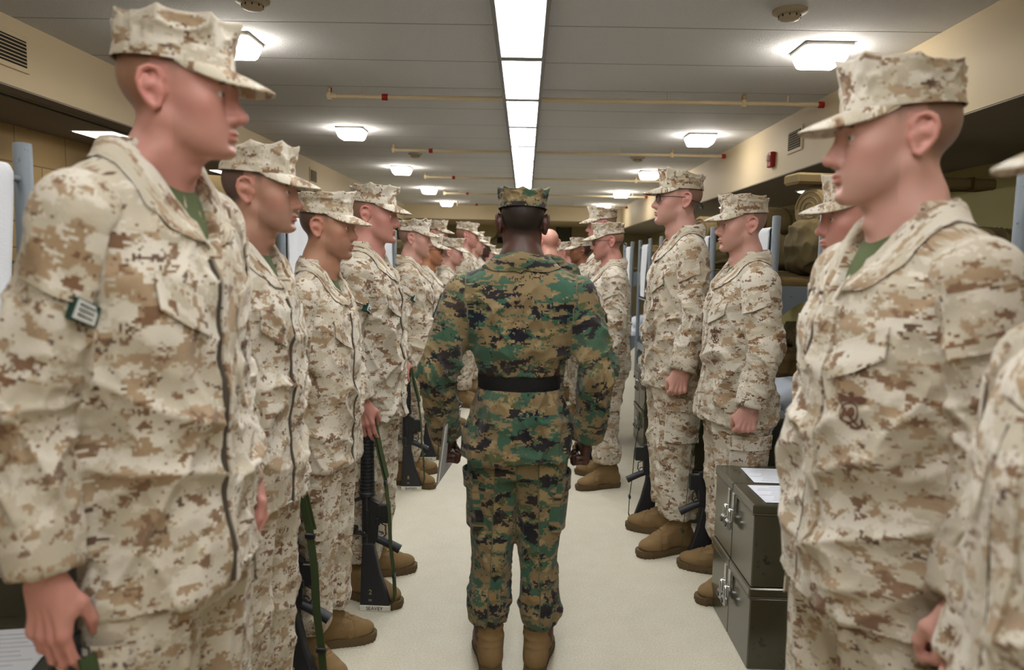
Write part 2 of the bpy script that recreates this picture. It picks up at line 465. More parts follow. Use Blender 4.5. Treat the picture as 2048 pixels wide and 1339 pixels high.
def hand_sdf(curl, thumb):
    """right hand, wrist at origin, fingers along -Z, palm towards +Y, thumb towards +X"""
    fx = [.031, .0105, -.0105, -.030]; L = [(.040, .024, .019), (.044, .027, .020), (.041, .025, .020), (.032, .019, .018)]; z0 = [-.092, -.096, -.092, -.084]
    fing = []
    for i in range(4):
        p = np.array([fx[i], 0, z0[i]]); pts = [tuple(p + [0, 0, .02]), tuple(p)]; a = 0
        for k in range(3):
            a += math.radians(curl[k] * (1 + .06 * (i - 1)))
            p = p + L[i][k] * np.array([(-.04 if i == 3 else .02 * (1 - i)), math.sin(a), -math.cos(a)]); pts.append(tuple(p))
        fing.append((pts, [.0088, .0094, .0084, .0076, .0066] if i < 3 else [.0076, .0082, .0072, .0066, .0058]))
    def f(P):
        d = rbox(P, (.001, .002, -.050), (.040, .0135, .045), .0125)
        d = smin(d, cap(P, (.016, .008, -.02), (.034, .010, -.055), .016, .013), .02)
        d = smin(d, ell(P, (0, 0, .02), (.029, .021, .06)), .03)
        for i, (pts, rs) in enumerate(fing):
            d = smin(d, chain(P, pts, rs, .004), .007)
            d = smin(d, sph(P, (pts[1][0], -.0065, pts[1][2] + .004), .0075), .010)
            d = smin(d, cap(P, (pts[1][0] * .5, -.0085, -.02), (pts[1][0], -.0105, pts[1][2] + .01), .0028, .0034), .008)
        d = smin(d, chain(P, thumb, [.0125, .0115, .0100, .0080], .006), .010)
        return d
    return f
GRIP = hand_sdf((18, 26, 16), [(.026, .010, -.022), (.048, .022, -.048), (.050, .040, -.078), (.040, .050, -.100)])
FIST = hand_sdf((72, 92, 55), [(.028, .010, -.022), (.046, .022, -.050), (.044, .036, -.080), (.030, .046, -.100)])
_surf = {}
def cached(key, fn):
    if key not in _surf: _surf[key] = fn()
    return _surf[key]
def hand_mesh(kind):
    lo, hi = (-.07, -.045, -.22), (.085, .11, .085)
    return cached('hand' + kind, lambda: surface(GRIP if kind == 'grip' else FIST, lo, hi, .0026))
def head_mesh(h):
    return cached('head%g' % h, lambda: surface(head_sdf, (-.115, -.175, -.285), (.14, .175, .14), h))

POSE_RECRUIT = dict(
    rs=(-.012, -.180, 1.392), re=(-.070, -.246, 1.125), rw=(-.035, -.258, .872), rh='grip',
    ls=(-.012, .180, 1.392), le=(-.035, .248, 1.135), lw=(.022, .262, .885), lh='fist')
POSE_FWD = dict(POSE_RECRUIT, re=(-.045, -.250, 1.130), rw=(.030, -.260, .885), le=(-.030, .248, 1.130), lw=(.030, .260, .880))
POSE_WALK = dict(
    rs=(-.012, -.200, 1.390), re=(-.070, -.286, 1.125), rw=(.040, -.258, .862), rh='fist',
    ls=(-.012, .200, 1.390), le=(-.070, .290, 1.125), lw=(.050, .272, .856), lh='fist')

def frame(w, e, twist=0.0):
    """hand frame: -Z continues the forearm (softened), X forward"""
    d = (Vector(w) - Vector(e)).normalized(); z = (-d * .8 + Vector((0, 0, 1)) * .5).normalized()
    x = Vector((1, 0, 0)); x = (x - z * x.dot(z)).normalized(); y = z.cross(x)
    R = Matrix((x, y, z)).transposed() @ Matrix.Rotation(twist, 3, 'Z')
    return R
def core_sdf(p):
    def f(P):
        d = loft(P, [(.80, .15, .10, 0), (1.0, .14, .095, 0), (1.2, .155, .11, .005), (1.36, .15, .105, 0), (1.44, .10, .07, -.01), (1.47, .06, .05, -.015)])
        for s in ('r', 'l'):
            d = smin(d, chain(P, [p[s + 's'], p[s + 'e'], p[s + 'w']], [.050, .042, .030]), .04)
        for s in (-1, 1):
            d = smin(d, chain(P, [(0, s * .085, .86), (.01, s * .10, .49), (-.02, s * .11, .12)], [.085, .055, .04]), .05)
        return d
    return f
def body_arrays(pose, key, h=.003, morph=None, yaw=0.0, pitch=0.0, tilt=0.0):
    """one body: head and neck, both hands, arms, trunk and legs"""
    morph = morph or {}
    V, F = head_mesh(h); V = V.copy(); mask = head_mask(V)
    x, y, z = V[:, 0].copy(), V[:, 1].copy(), V[:, 2].copy()
    g = lambda cx, cz, r: np.exp(-(((x - cx) ** 2 + (z - cz) ** 2) / r ** 2))
    V[:, 0] += morph.get('nose', 0) * g(.123, -.030, .022) + morph.get('chin', 0) * g(.09, -.10, .03) + morph.get('brow', 0) * g(.10, .022, .02) + morph.get('lips', 0) * g(.108, -.068, .016)
    V[:, 2] += morph.get('chinz', 0) * g(.08, -.105, .04) + morph.get('nosez', 0) * g(.122, -.034, .018)
    V[:, 0] += morph.get('hump', 0) * g(.108, -.008, .013)
    hd = sstep(-.20, -.10, z)
    V[:, 1] *= 1 + (morph.get('wide', 0) * hd)
    V[:, 0] *= 1 + (morph.get('long', 0) * hd)
    nk = 1 + morph.get('neck', 0) * sstep(-.06, -.11, z) * sstep(-.26, -.2, z)
    V[:, 1] *= nk; V[:, 0] *= nk
    t = sstep(-.21, -.07, V[:, 2])[:, None]
    R = np.array((Matrix.Rotation(yaw, 3, 'Z') @ Matrix.Rotation(pitch, 3, 'Y') @ Matrix.Rotation(tilt, 3, 'X')))
    V = V * (1 - t) + (V @ R.T) * t
    V = V * (1 + (morph.get('hs', 1) - 1) * t)
    V = V + np.array(HEAD0) + t * np.array([morph.get('dx', 0), 0, morph.get('dz', 0)])
    Vs, Fs, Ms = [V], [F], [mask]; base = len(V)
    for s, sg in (('r', 1), ('l', -1)):
        HV, HF = hand_mesh(pose[s + 'h']); HV = HV.copy(); mk = np.zeros((len(HV), 4))
        mk[:, 1] = np.clip(.15 + .35 * sstep(-.08, -.15, HV[:, 2]) + .3 * np.exp(-((HV[:, 2] + .095) / .012) ** 2), 0, 1) * (.75 if 1 else 0)
        if sg < 0: HV[:, 1] *= -1; HF = HF[:, ::-1]
        Rm = np.array(frame(pose[s + 'w'], pose[s + 'e'], pose.get(s + 't', 0)))
        HV = HV @ Rm.T + np.array(pose[s + 'w'])
        Vs.append(HV); Fs.append(HF + base); Ms.append(mk); base += len(HV)
    CV, CF = cached('core' + key, lambda: surface(core_sdf(pose), (-.2, -.42, .06), (.25, .42, 1.5), .012))
    Vs.append(CV); Fs.append(CF + base); Ms.append(np.zeros((len(CV), 4)))
    return np.concatenate(Vs), np.concatenate(Fs), np.concatenate(Ms)
def head_matrix(yaw=0.0, pitch=0.0, tilt=0.0):
    return Matrix.Translation(HEAD0) @ Matrix.Rotation(yaw, 4, 'Z') @ Matrix.Rotation(pitch, 4, 'Y') @ Matrix.Rotation(tilt, 4, 'X')

# ------------------------------------------------------------------ eight-pointed utility cover
def cap_meshes(seed=0, tall=1.0):
    NA, NR = 144, 22
    th = np.linspace(0, 2 * np.pi, NA, endpoint=False)
    a, b = .1035, .0865
    oct_ = (np.cos(np.pi / 8) / np.cos(((th) % (np.pi / 4)) - np.pi / 8)); oct_ = oct_ / oct_.mean()
    cornr = ((oct_ - oct_.min()) / (oct_.max() - oct_.min())) ** 1.5
    V = []; U = []
    ph = seed * 3.7
    for i in range(NR + 1):
        t = i / NR
        zz = .078 * tall * t
        w = sstep(.35, 1, np.array([t]))[0]
        s = 1.0 - .028 * math.sin(math.pi * min(1, t * 1.15)) + .030 * t * t
        if t < .34: s += .012 * sstep(.34, .30, np.array([t]))[0]
        r = s * ((1 - w) + w * oct_ ** 1.25)
        P = np.stack([a * r * np.cos(th), b * r * np.sin(th), np.full(NA, zz)], 1)
        P[:, 2] += t * t * (.007 * cornr + .013 * np.cos(th) - .004 + .003 * np.sin(2 * th + ph))
        rad = np.stack([np.cos(th), np.sin(th), 0 * th], 1)
        q = np.stack([np.cos(th) * 3.2 + ph, np.sin(th) * 3.2, np.full(NA, zz * 28)], 1)
        amp = .012 * sstep(.30, .5, np.array([t]))[0] * (1 - .6 * t)
        P += rad * (amp * (ridge(q, 2) - .45) + .0012 * vnoise(q * 3))[:, None]
        V.append(P); U.append(np.stack([th * .095, np.full(NA, zz), np.full(NA, 9.0 + seed)], 1))
    top = V[-1].copy()
    for k, f in enumerate((.985, .90, .7, .45, .2, .02)):
        P = top.copy(); P[:, 0] *= f; P[:, 1] *= f
        P[:, 2] = top[:, 2] * f ** .7 + (.073 * tall) * (1 - f ** .7) + (.003 if k == 0 else 0)
        P[:, 2] += .004 * vnoise(np.stack([P[:, 0] * 30 + ph, P[:, 1] * 30, 0 * th], 1))
        V.append(P); U.append(np.stack([P[:, 0] + 2, P[:, 1], np.full(NA, 9.5 + seed)], 1))
    n = len(V); V = np.concatenate(V); U = np.concatenate(U)
    F = []
    for i in range(n - 1):
        for k in range(NA):
            F.append((i * NA + k, i * NA + (k + 1) % NA, (i + 1) * NA + (k + 1) % NA, (i + 1) * NA + k))
    crown = mesh_from('crown', V, np.array(F), True, {'camo': ('FLOAT_VECTOR', U)})
    # visor
    NT_, NS = 41, 12
    tt = np.linspace(-1, 1, NT_) * math.radians(74); V = []; U = []
    for under in (0, 1):
        for s in np.linspace(0, 1, NS):
            reach = .076 * np.clip(np.cos(tt * 90 / 74.3), 0, 1) ** .6
            x0 = a * 1.0 * np.cos(tt); y0 = b * 1.0 * np.sin(tt)
            x = x0 + s * reach * (1 - .12 * np.abs(np.sin(tt))); y = y0 * (1 - .02 * s)
            rf = reach / .076
            z = .007 - .007 * (np.abs(y0) / b) ** 3 - rf * s * (.020 + .008 * s + .022 * (np.abs(y0) / b) ** 2)
            z = z - (.0042 if under else 0)
            V.append(np.stack([x, y, z], 1)); U.append(np.stack([y0, x * 1.0, np.full(NT_, 12.0 + seed + under)], 1))
    V = np.concatenate(V); U = np.concatenate(U); F = []
    h = NS * NT_
    for i in range(NS - 1):
        for k in range(NT_ - 1):
            q = (i * NT_ + k, i * NT_ + k + 1, (i + 1) * NT_ + k + 1, (i + 1) * NT_ + k)
            F.append(q); F.append(tuple(x + h for x in q[::-1]))
    for k in range(NT_ - 1):
        q = (NS - 1) * NT_; F.append((q + k, q + k + 1, h + q + k + 1, h + q + k))
    for i in range(NS - 1):
        for k in (0, NT_ - 1):
            F.append((i * NT_ + k, (i + 1) * NT_ + k, h + (i + 1) * NT_ + k, h + i * NT_ + k))
    visor = mesh_from('visor', V, np.array(F), True, {'camo': ('FLOAT_VECTOR', U)})
    return crown, visor
CAP_OFF = Matrix.Translation((.005, 0, .054)) @ Matrix.Rotation(math.radians(4), 4, 'Y')
# ------------------------------------------------------------------ uniforms
SHIRT = [(1.28, .13, .112, .0), (1.38, .115, .100, .0), (1.435, .085, .083, -.008), (1.475, .068, .068, -.010), (1.492, .064, .066, -.012)]
T_RECRUIT = [(.785, .212, .152, .008), (.85, .208, .150, .010), (.95, .200, .146, .014), (1.08, .192, .142, .016), (1.20, .192, .142, .014), (1.31, .196, .138, .010),
             (1.385, .180, .122, .000), (1.44, .135, .098, -.012), (1.485, .092, .080, -.018), (1.525, .080, .074, -.018)]
T_WALK = [(.805, .196, .158, .0), (.87, .190, .152, .002), (.95, .176, .144, .004), (1.03, .156, .128, .008), (1.085, .136, .110, .010), (1.13, .148, .120, .010), (1.20, .184, .140, .010), (1.31, .212, .142, .006),
          (1.385, .205, .128, -.004), (1.44, .155, .102, -.014), (1.485, .100, .082, -.018), (1.525, .080, .074, -.018)]

def jacket_arrays(pose, tab, seed, h=.0055, amp=1.0, walk=False):
    t0 = tab[0][0]
    def arms(P):
        d = None
        for s in ('r', 'l'):
            sh, el, wr = pose[s + 's'], pose[s + 'e'], pose[s + 'w']
            cu = tuple(Vector(wr) + (Vector(wr) - Vector(el)).normalized() * -.012)
            c = chain(P, [sh, el, cu], [.077, .068, .056], .014)
            dv = (Vector(wr) - Vector(el)).normalized()
            c = np.maximum(c, (P - A(*cu)) @ A(*dv))          # flat cuff end
            d = c if d is None else np.minimum(d, c)
        return d
    def torso(P):
        d = loft(P, tab, 2.35)
        for s in (-1, 1):
            d = smin(d, cap(P, (-.014, s * .07, 1.470), (-.014, s * .180, 1.402), .050, .062), .05)
        return d
    def f(P):
        d = smin(torso(P), arms(P), .035)
        d = np.maximum(d, t0 - P[:, 2])
        d = np.maximum(d, -np.maximum(loft(P, [(.5, tab[0][1] - .012, tab[0][2] - .012, tab[0][3]), (2, tab[0][1] - .012, tab[0][2] - .012, tab[0][3])], 2.35), P[:, 2] - t0 - .03))
        d = smax(d, -cap(P, (-.030, 0, 1.47), (-.004, 0, 1.64), .070, .090), .006)
        wedge = np.maximum((np.abs(P[:, 1]) - np.maximum(P[:, 2] - 1.345, 0) * .56) * .87, 1.345 - P[:, 2])
        d = smax(d, -np.maximum(np.maximum(wedge, .02 - P[:, 0]), -(loft(P, SHIRT) + .004)), .003)
        return d
    V, F = surface(f, (-.24, -.46, t0 - .02), (.24, .46, 1.56), h)
    N = grad(f, V)
    dt, da = torso(V), arms(V)
    isarm = da < dt - .004
    U = np.zeros((len(V), 3)); disp = np.zeros(len(V))
    m = ~isarm
    x, y, z = V[m].T
    th = np.arctan2(y, .01 - x); u = th * .175
    U[m] = np.stack([u, z, np.full(m.sum(), 1.0 + seed)], 1)
    o = seed * 5.3
    wa = vnoise(np.stack([u * 3, z * 3, u * 0 + o], 1)) * .12
    sy = np.sign(y) * u
    waist = np.exp(-((z - 1.06) / .19) ** 2)
    low = sstep(1.35, 1.15, z)
    dd = .020 * (ridge(np.stack([u * 4.0 + wa * 2, (z + .35 * np.abs(u) + wa) * 9.0, 0 * u + o], 1), 2.2) - .35) * waist
    dd += .011 * (ridge(np.stack([(u + z * .7) * 9, (z - u * .4 + wa) * 4.5, 0 * u + o + 9], 1), 2) - .35) * (.35 + .65 * low)
    dd += .006 * (ridge(np.stack([(u - z * .5) * 17, (z + u * .5) * 9, 0 * u + o + 4], 1), 1.6) - .4)
    dd += .010 * vnoise(np.stack([u * 9, z * 2.0, 0 * u + o], 1)) * sstep(1.05, .82, z)
    if walk:
        dd += .012 * (ridge(np.stack([u * 13, z * 2.2 + wa * 4, 0 * u + o + 2], 1), 1.8) - .35) * np.exp(-((z - 1.12) / .10) ** 2) * (np.abs(z - 1.085) > .03)
        dd += .014 * (ridge(np.stack([u * 10 + wa * 6, z * 2, 0 * u + o + 6], 1), 1.8) - .35) * sstep(1.06, .98, z)
        dd *= np.where(np.abs(z - 1.083) < .028, .1, 1)
    # crisp hem stitch and shoulder yoke kept calm
    dd *= sstep(1.49, 1.40, z) * .9 + .1
    disp[m] = dd
    for s in ('r', 'l'):
        sh, el, wr = [np.array(pose[s + k]) for k in ('s', 'e', 'w')]
        k = isarm & ((V[:, 1] < 0) == (s == 'r'))
        P = V[k]
        l1 = np.linalg.norm(el - sh); l2 = np.linalg.norm(wr - el)
        t1 = (P - sh) @ (el - sh) / l1; t2 = (P - el) @ (wr - el) / l2
        wb = sstep(-.05, .05, (t2 + t1 - l1) * .5); st = (1 - wb) * t1 + wb * (l1 + t2)
        ax = np.where(t2[:, None] > 0, el + t2[:, None] * (wr - el) / l2, sh + np.minimum(t1, l1)[:, None] * (el - sh) / l1)
        q = P - ax; sgn = -1 if s == 'r' else 1
        ph = np.arctan2(q[:, 0], q[:, 1] * sgn)            # 0 = outward
        u = ph * .068
        U[k] = np.stack([u * sgn, -st, np.full(k.sum(), (3.0 if s == 'r' else 5.0) + seed)], 1)
        oo = o + (11 if s == 'r' else 17)
        elb = np.exp(-((st - l1) / .10) ** 2)
        wv = vnoise(np.stack([u * 6, st * 4, 0 * u + oo], 1)) * .06
        da_ = .013 * (ridge(np.stack([u * 6, (st + u * .9 + wv) * 15, 0 * u + oo], 1), 2.4) - .5) * (.4 + .6 * elb)
        da_ += .010 * (ridge(np.stack([u * 9 + st * 3, (st - u * 1.1 + wv) * 8, 0 * u + oo + 3], 1), 2) - .35)
        da_ += .005 * (ridge(np.stack([u * 20, st * 18, 0 * u + oo + 5], 1), 1.6) - .4)
        cuff = sstep(l1 + l2 - .105, l1 + l2 - .085, st)
        da_ *= (1 - .85 * cuff); da_ += .004 * cuff
        da_ -= .003 * np.exp(-((st - (l1 + l2 - .088)) / .006) ** 2)
        disp[k] = da_ * sstep(-.03, .10, st)
    seam = np.exp(-((da - dt) / .009) ** 2) * sstep(1.20, 1.27, V[:, 2])
    disp -= .0035 * seam
    inner = (~isarm) & (dt < -.006) & (V[:, 2] < t0 + .036)
    disp = np.where(inner, -disp, disp)
    V = V + N * (disp * amp * np.where(isarm, 1.25, 1.45))[:, None]
    return V, F, U

def trouser_arrays(seed, h=.006):
    hips = [(.70, .150, .125, -.002), (.80, .172, .135, -.004), (.92, .172, .130, 0), (1.02, .160, .120, .004)]
    LEG = [(0, .088, .80), (.012, .098, .50), (.004, .106, .30), (-.012, .110, .225), (-.018, .112, .180)]
    LR = [.120, .090, .080, .090, .070]
    def leg(P, s): return chain(P, [(a, s * b, c) for a, b, c in LEG], LR, .03)
    def f(P):
        d = np.maximum(loft(P, hips), .74 - P[:, 2])
        for s in (-1, 1): d = smin(d, leg(P, s), .022)
        return np.maximum(d, .172 - P[:, 2])
    V, F = surface(f, (-.2, -.27, .15), (.2, .27, 1.05), h)
    N = grad(f, V); x, y, z = V.T; s = np.sign(y)
    cx = np.interp(z, [.18, .225, .30, .50, .80], [-.018, -.012, .004, .012, 0]); cy = np.interp(z, [.18, .225, .30, .5, .8], [.112, .11, .106, .098, .088])
    ph = np.arctan2(np.abs(y) - cy, x - cx); u = ph * .10
    U = np.stack([u * s, z, 2 + s + seed + 0 * z], 1)
    o = seed * 3.1 + s * 2
    w = vnoise(np.stack([u * 5, z * 4, o], 1)) * .06
    d = .014 * (ridge(np.stack([u * 6, (z + u * .7 + w) * 9, o], 1), 2) - .35) * (.25 + .75 * np.exp(-((z - .47) / .13) ** 2) + .8 * np.exp(-((z - .25) / .07) ** 2))
    d += .010 * (ridge(np.stack([u * 10 + w * 5, z * 3.2, o + 5], 1), 2) - .35)
    d += .004 * (ridge(np.stack([u * 20, z * 14 + u * 6, o + 8], 1), 1.6) - .4)
    d += .011 * np.exp(-(ph / .10) ** 2) * sstep(.22, .40, z) * sstep(.85, .75, z)
    d += .012 * vnoise(np.stack([u * 22, z * 2, o], 1)) * np.exp(-((z - .22) / .05) ** 2)
    return V + N * d[:, None], F, U

def patch(bvh, c, dirv, nu=14, nv=8, off=.004, thick=.004, lift=0.0, smooth=4, w=0.0, back=.12, point=0.0):
    """cloth piece laid on a surface: c = corner points (p00, p10, p11, p01); rays along -dirv"""
    D = Vector(dirv).normalized(); c = [Vector(p) for p in c]
    us = np.linspace(0, 1, nu); vs = np.linspace(0, 1, nv)
    P0 = []; T = np.full((nv, nu), np.nan)
    for j, v in enumerate(vs):
        for i, u in enumerate(us):
            vv = v + (point * (1 - abs(2 * u - 1)) * v)
            p = (c[0] * (1 - u) + c[1] * u) * (1 - vv) + (c[3] * (1 - u) + c[2] * u) * vv
            p = p + D * back; P0.append(p)
            hit = bvh.ray_cast(p, -D, back * 2.2)
            if hit[0] is not None: T[j, i] = hit[3]
    if np.isnan(T).all(): T[:] = back
    T = np.where(np.isnan(T), np.nanmedian(T), T)
    med = np.median(T); T = np.clip(T, med - .05, med + .05)
    S = T.copy()
    for _ in range(smooth):
        E = np.pad(S, 1, mode='edge'); S = (E[1:-1, :-2] + E[1:-1, 2:] + E[:-2, 1:-1] + E[2:, 1:-1] + E[1:-1, 1:-1]) / 5
    S = S - np.maximum(0, np.percentile(S - T, 88))
    top = []; low = []; U = []
    for j in range(nv):
        for i in range(nu):
            p = P0[j * nu + i]
            lf = lift * (vs[j] ** 2)
            top.append(p - D * (S[j, i] - off - lf)); low.append(p - D * (max(T[j, i] + .004, S[j, i]) if (j in (0, nv - 1) or i in (0, nu - 1)) and lift == 0 else S[j, i] - off - lf + thick))
            U.append((us[i] * (c[1] - c[0]).length + w * .37, -vs[j] * (c[3] - c[0]).length + w * .21, 20 + w))
    n = nu * nv; F = []
    for j in range(nv - 1):
        for i in range(nu - 1):
            q = (j * nu + i, j * nu + i + 1, (j + 1) * nu + i + 1, (j + 1) * nu + i); F.append(q); F.append(tuple(k + n for k in q[::-1]))
    edge = [i for i in range(nu)] + [j * nu + nu - 1 for j in range(1, nv)] + [(nv - 1) * nu + i for i in range(nu - 2, -1, -1)] + [j * nu for j in range(nv - 2, 0, -1)]
    for a, b in zip(edge, edge[1:] + edge[:1]): F.append((a, a + n, b + n, b))
    V = np.array([tuple(v) for v in top + low])
    me = mesh_from('patch', V, np.array(F), True, {'camo': ('FLOAT_VECTOR', np.array(U + U))})
    me.set_sharp_from_angle(angle=math.radians(50))
    return me

def decal(bvh, polys, origin, ux, uy, dirv, off=.0025, sub=3):
    """flat shapes (lists of 2-D polygons, metres) laid on cloth"""
    import bmesh
    bm = bmesh.new(); O = Vector(origin); X = Vector(ux); Y = Vector(uy); D = Vector(dirv).normalized()
    for poly in polys:
        try: bm.faces.new([bm.verts.new((a, b, 0)) for a, b in poly])
        except Exception: pass
    bmesh.ops.triangulate(bm, faces=bm.faces[:])
    if sub: bmesh.ops.subdivide_edges(bm, edges=bm.edges[:], cuts=sub, use_grid_fill=True)
    for v in bm.verts:
        p = O + X * v.co.x + Y * v.co.y
        hit = bvh.ray_cast(p + D * .12, -D, .3)
        v.co = (hit[0] + D * off) if hit[0] is not None else p
    me = bpy.data.meshes.new('decal'); bm.to_mesh(me); bm.free(); return me

def ringpoly(cx, cy, r0, r1, n=20, a0=0, a1=2 * math.pi):
    out = []
    for k in range(n):
        a = a0 + (a1 - a0) * k / n; b = a0 + (a1 - a0) * (k + 1) / n
        out.append([(cx + r0 * math.cos(a), cy + r0 * math.sin(a)), (cx + r1 * math.cos(a), cy + r1 * math.sin(a)), (cx + r1 * math.cos(b), cy + r1 * math.sin(b)), (cx + r0 * math.cos(b), cy + r0 * math.sin(b))])
    return out
def emblem_polys(s=1.0):
    """eagle with spread wings over a globe crossed by a slanted anchor"""
    P = []
    P += ringpoly(0, -.008, .0135, .0165, 22)
    P.append([(-.009, -.002), (-.003, .002), (.002, -.001), (.004, -.006), (.000, -.012), (-.004, -.016), (-.008, -.012), (-.011, -.008)])      # land masses
    P.append([(.005, .000), (.010, -.003), (.011, -.009), (.007, -.014), (.005, -.009)])
    P.append([(-.018, -.026), (-.015, -.028), (.022, .006), (.020, .009)])                                                                     # anchor shank
    P += ringpoly(-.012, -.020, .0085, .0125, 12, math.radians(150), math.radians(345))
    P.append([(-.0275, -.020), (-.021, -.013), (-.019, -.020)])
    P.append([(.001, -.029), (.004, -.021), (-.004, -.022)])
    P += ringpoly(.0235, .0095, .0018, .0042, 10)
    P.append([(-.003, .006), (.004, .006), (.005, .016), (.009, .019), (.005, .023), (.000, .024), (-.003, .020)])                              # body and head
    P.append([(-.003, .009), (-.003, .016), (-.010, .018), (-.018, .019), (-.028, .016), (-.022, .013), (-.025, .011), (-.017, .010), (-.018, .007), (-.010, .008)])
    P.append([(.004, .009), (.005, .015), (.012, .017), (.020, .019), (.029, .017), (.023, .013), (.026, .011), (.018, .010), (.019, .007), (.011, .008)])
    return [[(a * s, b * s) for a, b in p] for p in P]

def collar_mesh(bvh, seed=0, stand=1.0):
    I = [(-.082, 0, 1.492), (-.066, .050, 1.490), (-.012, .074, 1.475), (.045, .062, 1.440), (.088, .036, 1.385), (.104, .016, 1.345)]
    Fd = [(-.094, 0, 1.552), (-.076, .056, 1.546), (-.016, .086, 1.524), (.052, .074, 1.476), (.106, .046, 1.408), (.120, .018, 1.350)]
    O = [(-.128, 0, 1.488), (-.110, .080, 1.480), (-.030, .128, 1.468), (.062, .122, 1.428), (.130, .094, 1.376), (.140, .045, 1.372)]
    n = 33
    def curve(C):
        C = np.array(C); t = np.linspace(0, 1, len(C)); tt = np.linspace(0, 1, n)
        out = np.stack([np.interp(tt, t, C[:, k]) for k in range(3)], 1)
        for _ in range(10):
            o = out.copy(); o[1:-1] = (out[:-2] + out[1:-1] * 2 + out[2:]) / 4; out = o
        return out
    I, Fd, O = curve(I), curve(Fd), curve(O); rows = []
    for t in np.linspace(0, 1, 6): rows.append(I * (1 - t) + Fd * t)
    mid = lambda a, b, t: a * (1 - t) + b * t
    for t in np.linspace(.06, 1, 10):
        r = mid(Fd, O, t); bulge = math.sin(math.pi * t) * .006
        r = r + np.array([0, 0, bulge]); rows.append(r)
    G = np.stack(rows)                                   # rows x n x 3
    full = np.concatenate([G[:, ::-1] * np.array([1, -1, 1]), G[:, 1:]], 1)
    R, C = full.shape[:2]; full = full.reshape(-1, 3)
    out = []
    for i, p in enumerate(full):
        r = i // C; p = Vector(p)
        out.append(tuple(p))
    V = np.array(out)
    for it in range(4):
        for i in range(5 * C, len(V)):
            r = i // C; p = Vector(V[i]); loc, nr, _, dist = bvh.find_nearest(p)
            need = .004 + .005 * max(0, 1 - abs(r - 7) / 8)
            sd = -dist if (p - loc).dot(nr) < 0 else dist
            if sd < need: V[i] = loc + nr * need
            elif r > 11: V[i] = p.lerp(loc + nr * need, .5 * (r - 11) / 5)
        if it < 3:
            G2 = V.reshape(R, C, 3); E = np.pad(G2, ((1, 1), (1, 1), (0, 0)), mode='edge')
            Sm = (E[1:-1, :-2] + E[1:-1, 2:] + E[:-2, 1:-1] + E[2:, 1:-1]) / 4
            wgt = np.clip((np.arange(R) - 2) / 4, 0, 1)[:, None, None] * .6; wgt = wgt * np.ones((R, C, 1)); wgt[-1] *= .3; wgt[:, 0] *= .3; wgt[:, -1] *= .3
            V = (G2 * (1 - wgt) + Sm * wgt).reshape(-1, 3)
    V[:, 2] += .0018 * vnoise(V * 24 + seed)
    Ff = [(r * C + c, r * C + c + 1, (r + 1) * C + c + 1, (r + 1) * C + c) for r in range(R - 1) for c in range(C - 1)]
    U = np.array([((i % C) * .0075, (i // C) * .011, 30.0 + seed) for i in range(R * C)])
    me = mesh_from('collar', V, np.array(Ff), True, {'camo': ('FLOAT_VECTOR', U)})
    return me

def boot_sdf(P):
    d = cap(P, (-.045, 0, .060), (.11, 0, .050), .038, .040)
    d = smin(d, ell(P, (.145, .003, .048), (.066, .046, .036)), .03)
    d = smin(d, ell(P, (-.048, 0, .062), (.046, .040, .062)), .03)
    d = smin(d, cap(P, (-.005, 0, .135), (.095, 0, .070), .038, .034), .04)
    d = smin(d, cap(P, (-.014, 0, .10), (-.020, 0, .265), .045, .053), .03)
    seam = np.exp(-((P[:, 0] - .098 - .25 * np.abs(P[:, 1])) / .004) ** 2) * .0034 * (P[:, 2] < .11)
    fold = .006 * (ridge(np.stack([P[:, 0] * 10, P[:, 1] * 8, P[:, 2] * 34], 1), 2) - .4) * sstep(.07, .12, P[:, 2]) + .005 * (ridge(np.stack([P[:, 0] * 40, P[:, 1] * 10, P[:, 2] * 20], 1), 2) - .4) * np.exp(-((P[:, 0] - .085) / .03) ** 2)
    collar = .003 * np.exp(-((P[:, 2] - .165) / .005) ** 2)
    return np.maximum(d + seam - fold + collar, .026 - P[:, 2])
def boot_meshes():
    V, F = surface(boot_sdf, (-.12, -.08, .01), (.24, .08, .30), .0042)
    up = mesh_from('boot', V, F, True)
    out = []
    for x, w in ((-.098, .0), (-.09, .030), (-.06, .041), (-.01, .038), (.05, .041), (.11, .049), (.16, .049), (.20, .037), (.218, .022), (.224, 0)): out.append((x, w))
    poly = out + [(x, -w) for x, w in out[-2:0:-1]]
    mb = MB()
    for z0, z1, s in ((.0, .012, .97), (.012, .034, 1.0)):
        mb.prism([((x - .06) * s + .06, y * s) for x, y in poly], z0, z1, 'xy')
    for k in range(15):                                   # tread lugs at the edge
        x = -.075 + k * .0195
        w = np.interp(x, [p[0] for p in out], [p[1] for p in out])
        for sg in (-1, 1): mb.box((x, sg * (w - .004), .007), (.010, .012, .013))
    lace = MB(); bvb = bvh_of(V, F)
    for k in range(7):
        t = k / 6; x = .088 - .062 * min(1, t * 1.5) if t < .7 else .026 + .002 * k; z = .108 + .125 * t
        x = np.interp(z, [.10, .125, .15, .18, .24], [.094, .066, .046, .036, .036])
        for sg in (-1, 1):
            pts = []
            for q in np.linspace(0, 1, 6):
                o = Vector((.25, sg * (.024 - .048 * q), z + .05 + .013 * q)); dr = Vector((-1, 0, -.30 if z > .15 else -.55)).normalized()
                hit = bvb.ray_cast(o - Vector((0, 0, 0)) + Vector((0, 0, .02 if z <= .15 else 0)), dr, .5); pts.append((hit[0] - dr * .0015) if hit[0] is not None else o)
            lace.tube(pts, .0030, 6)
    return up, mb, lace
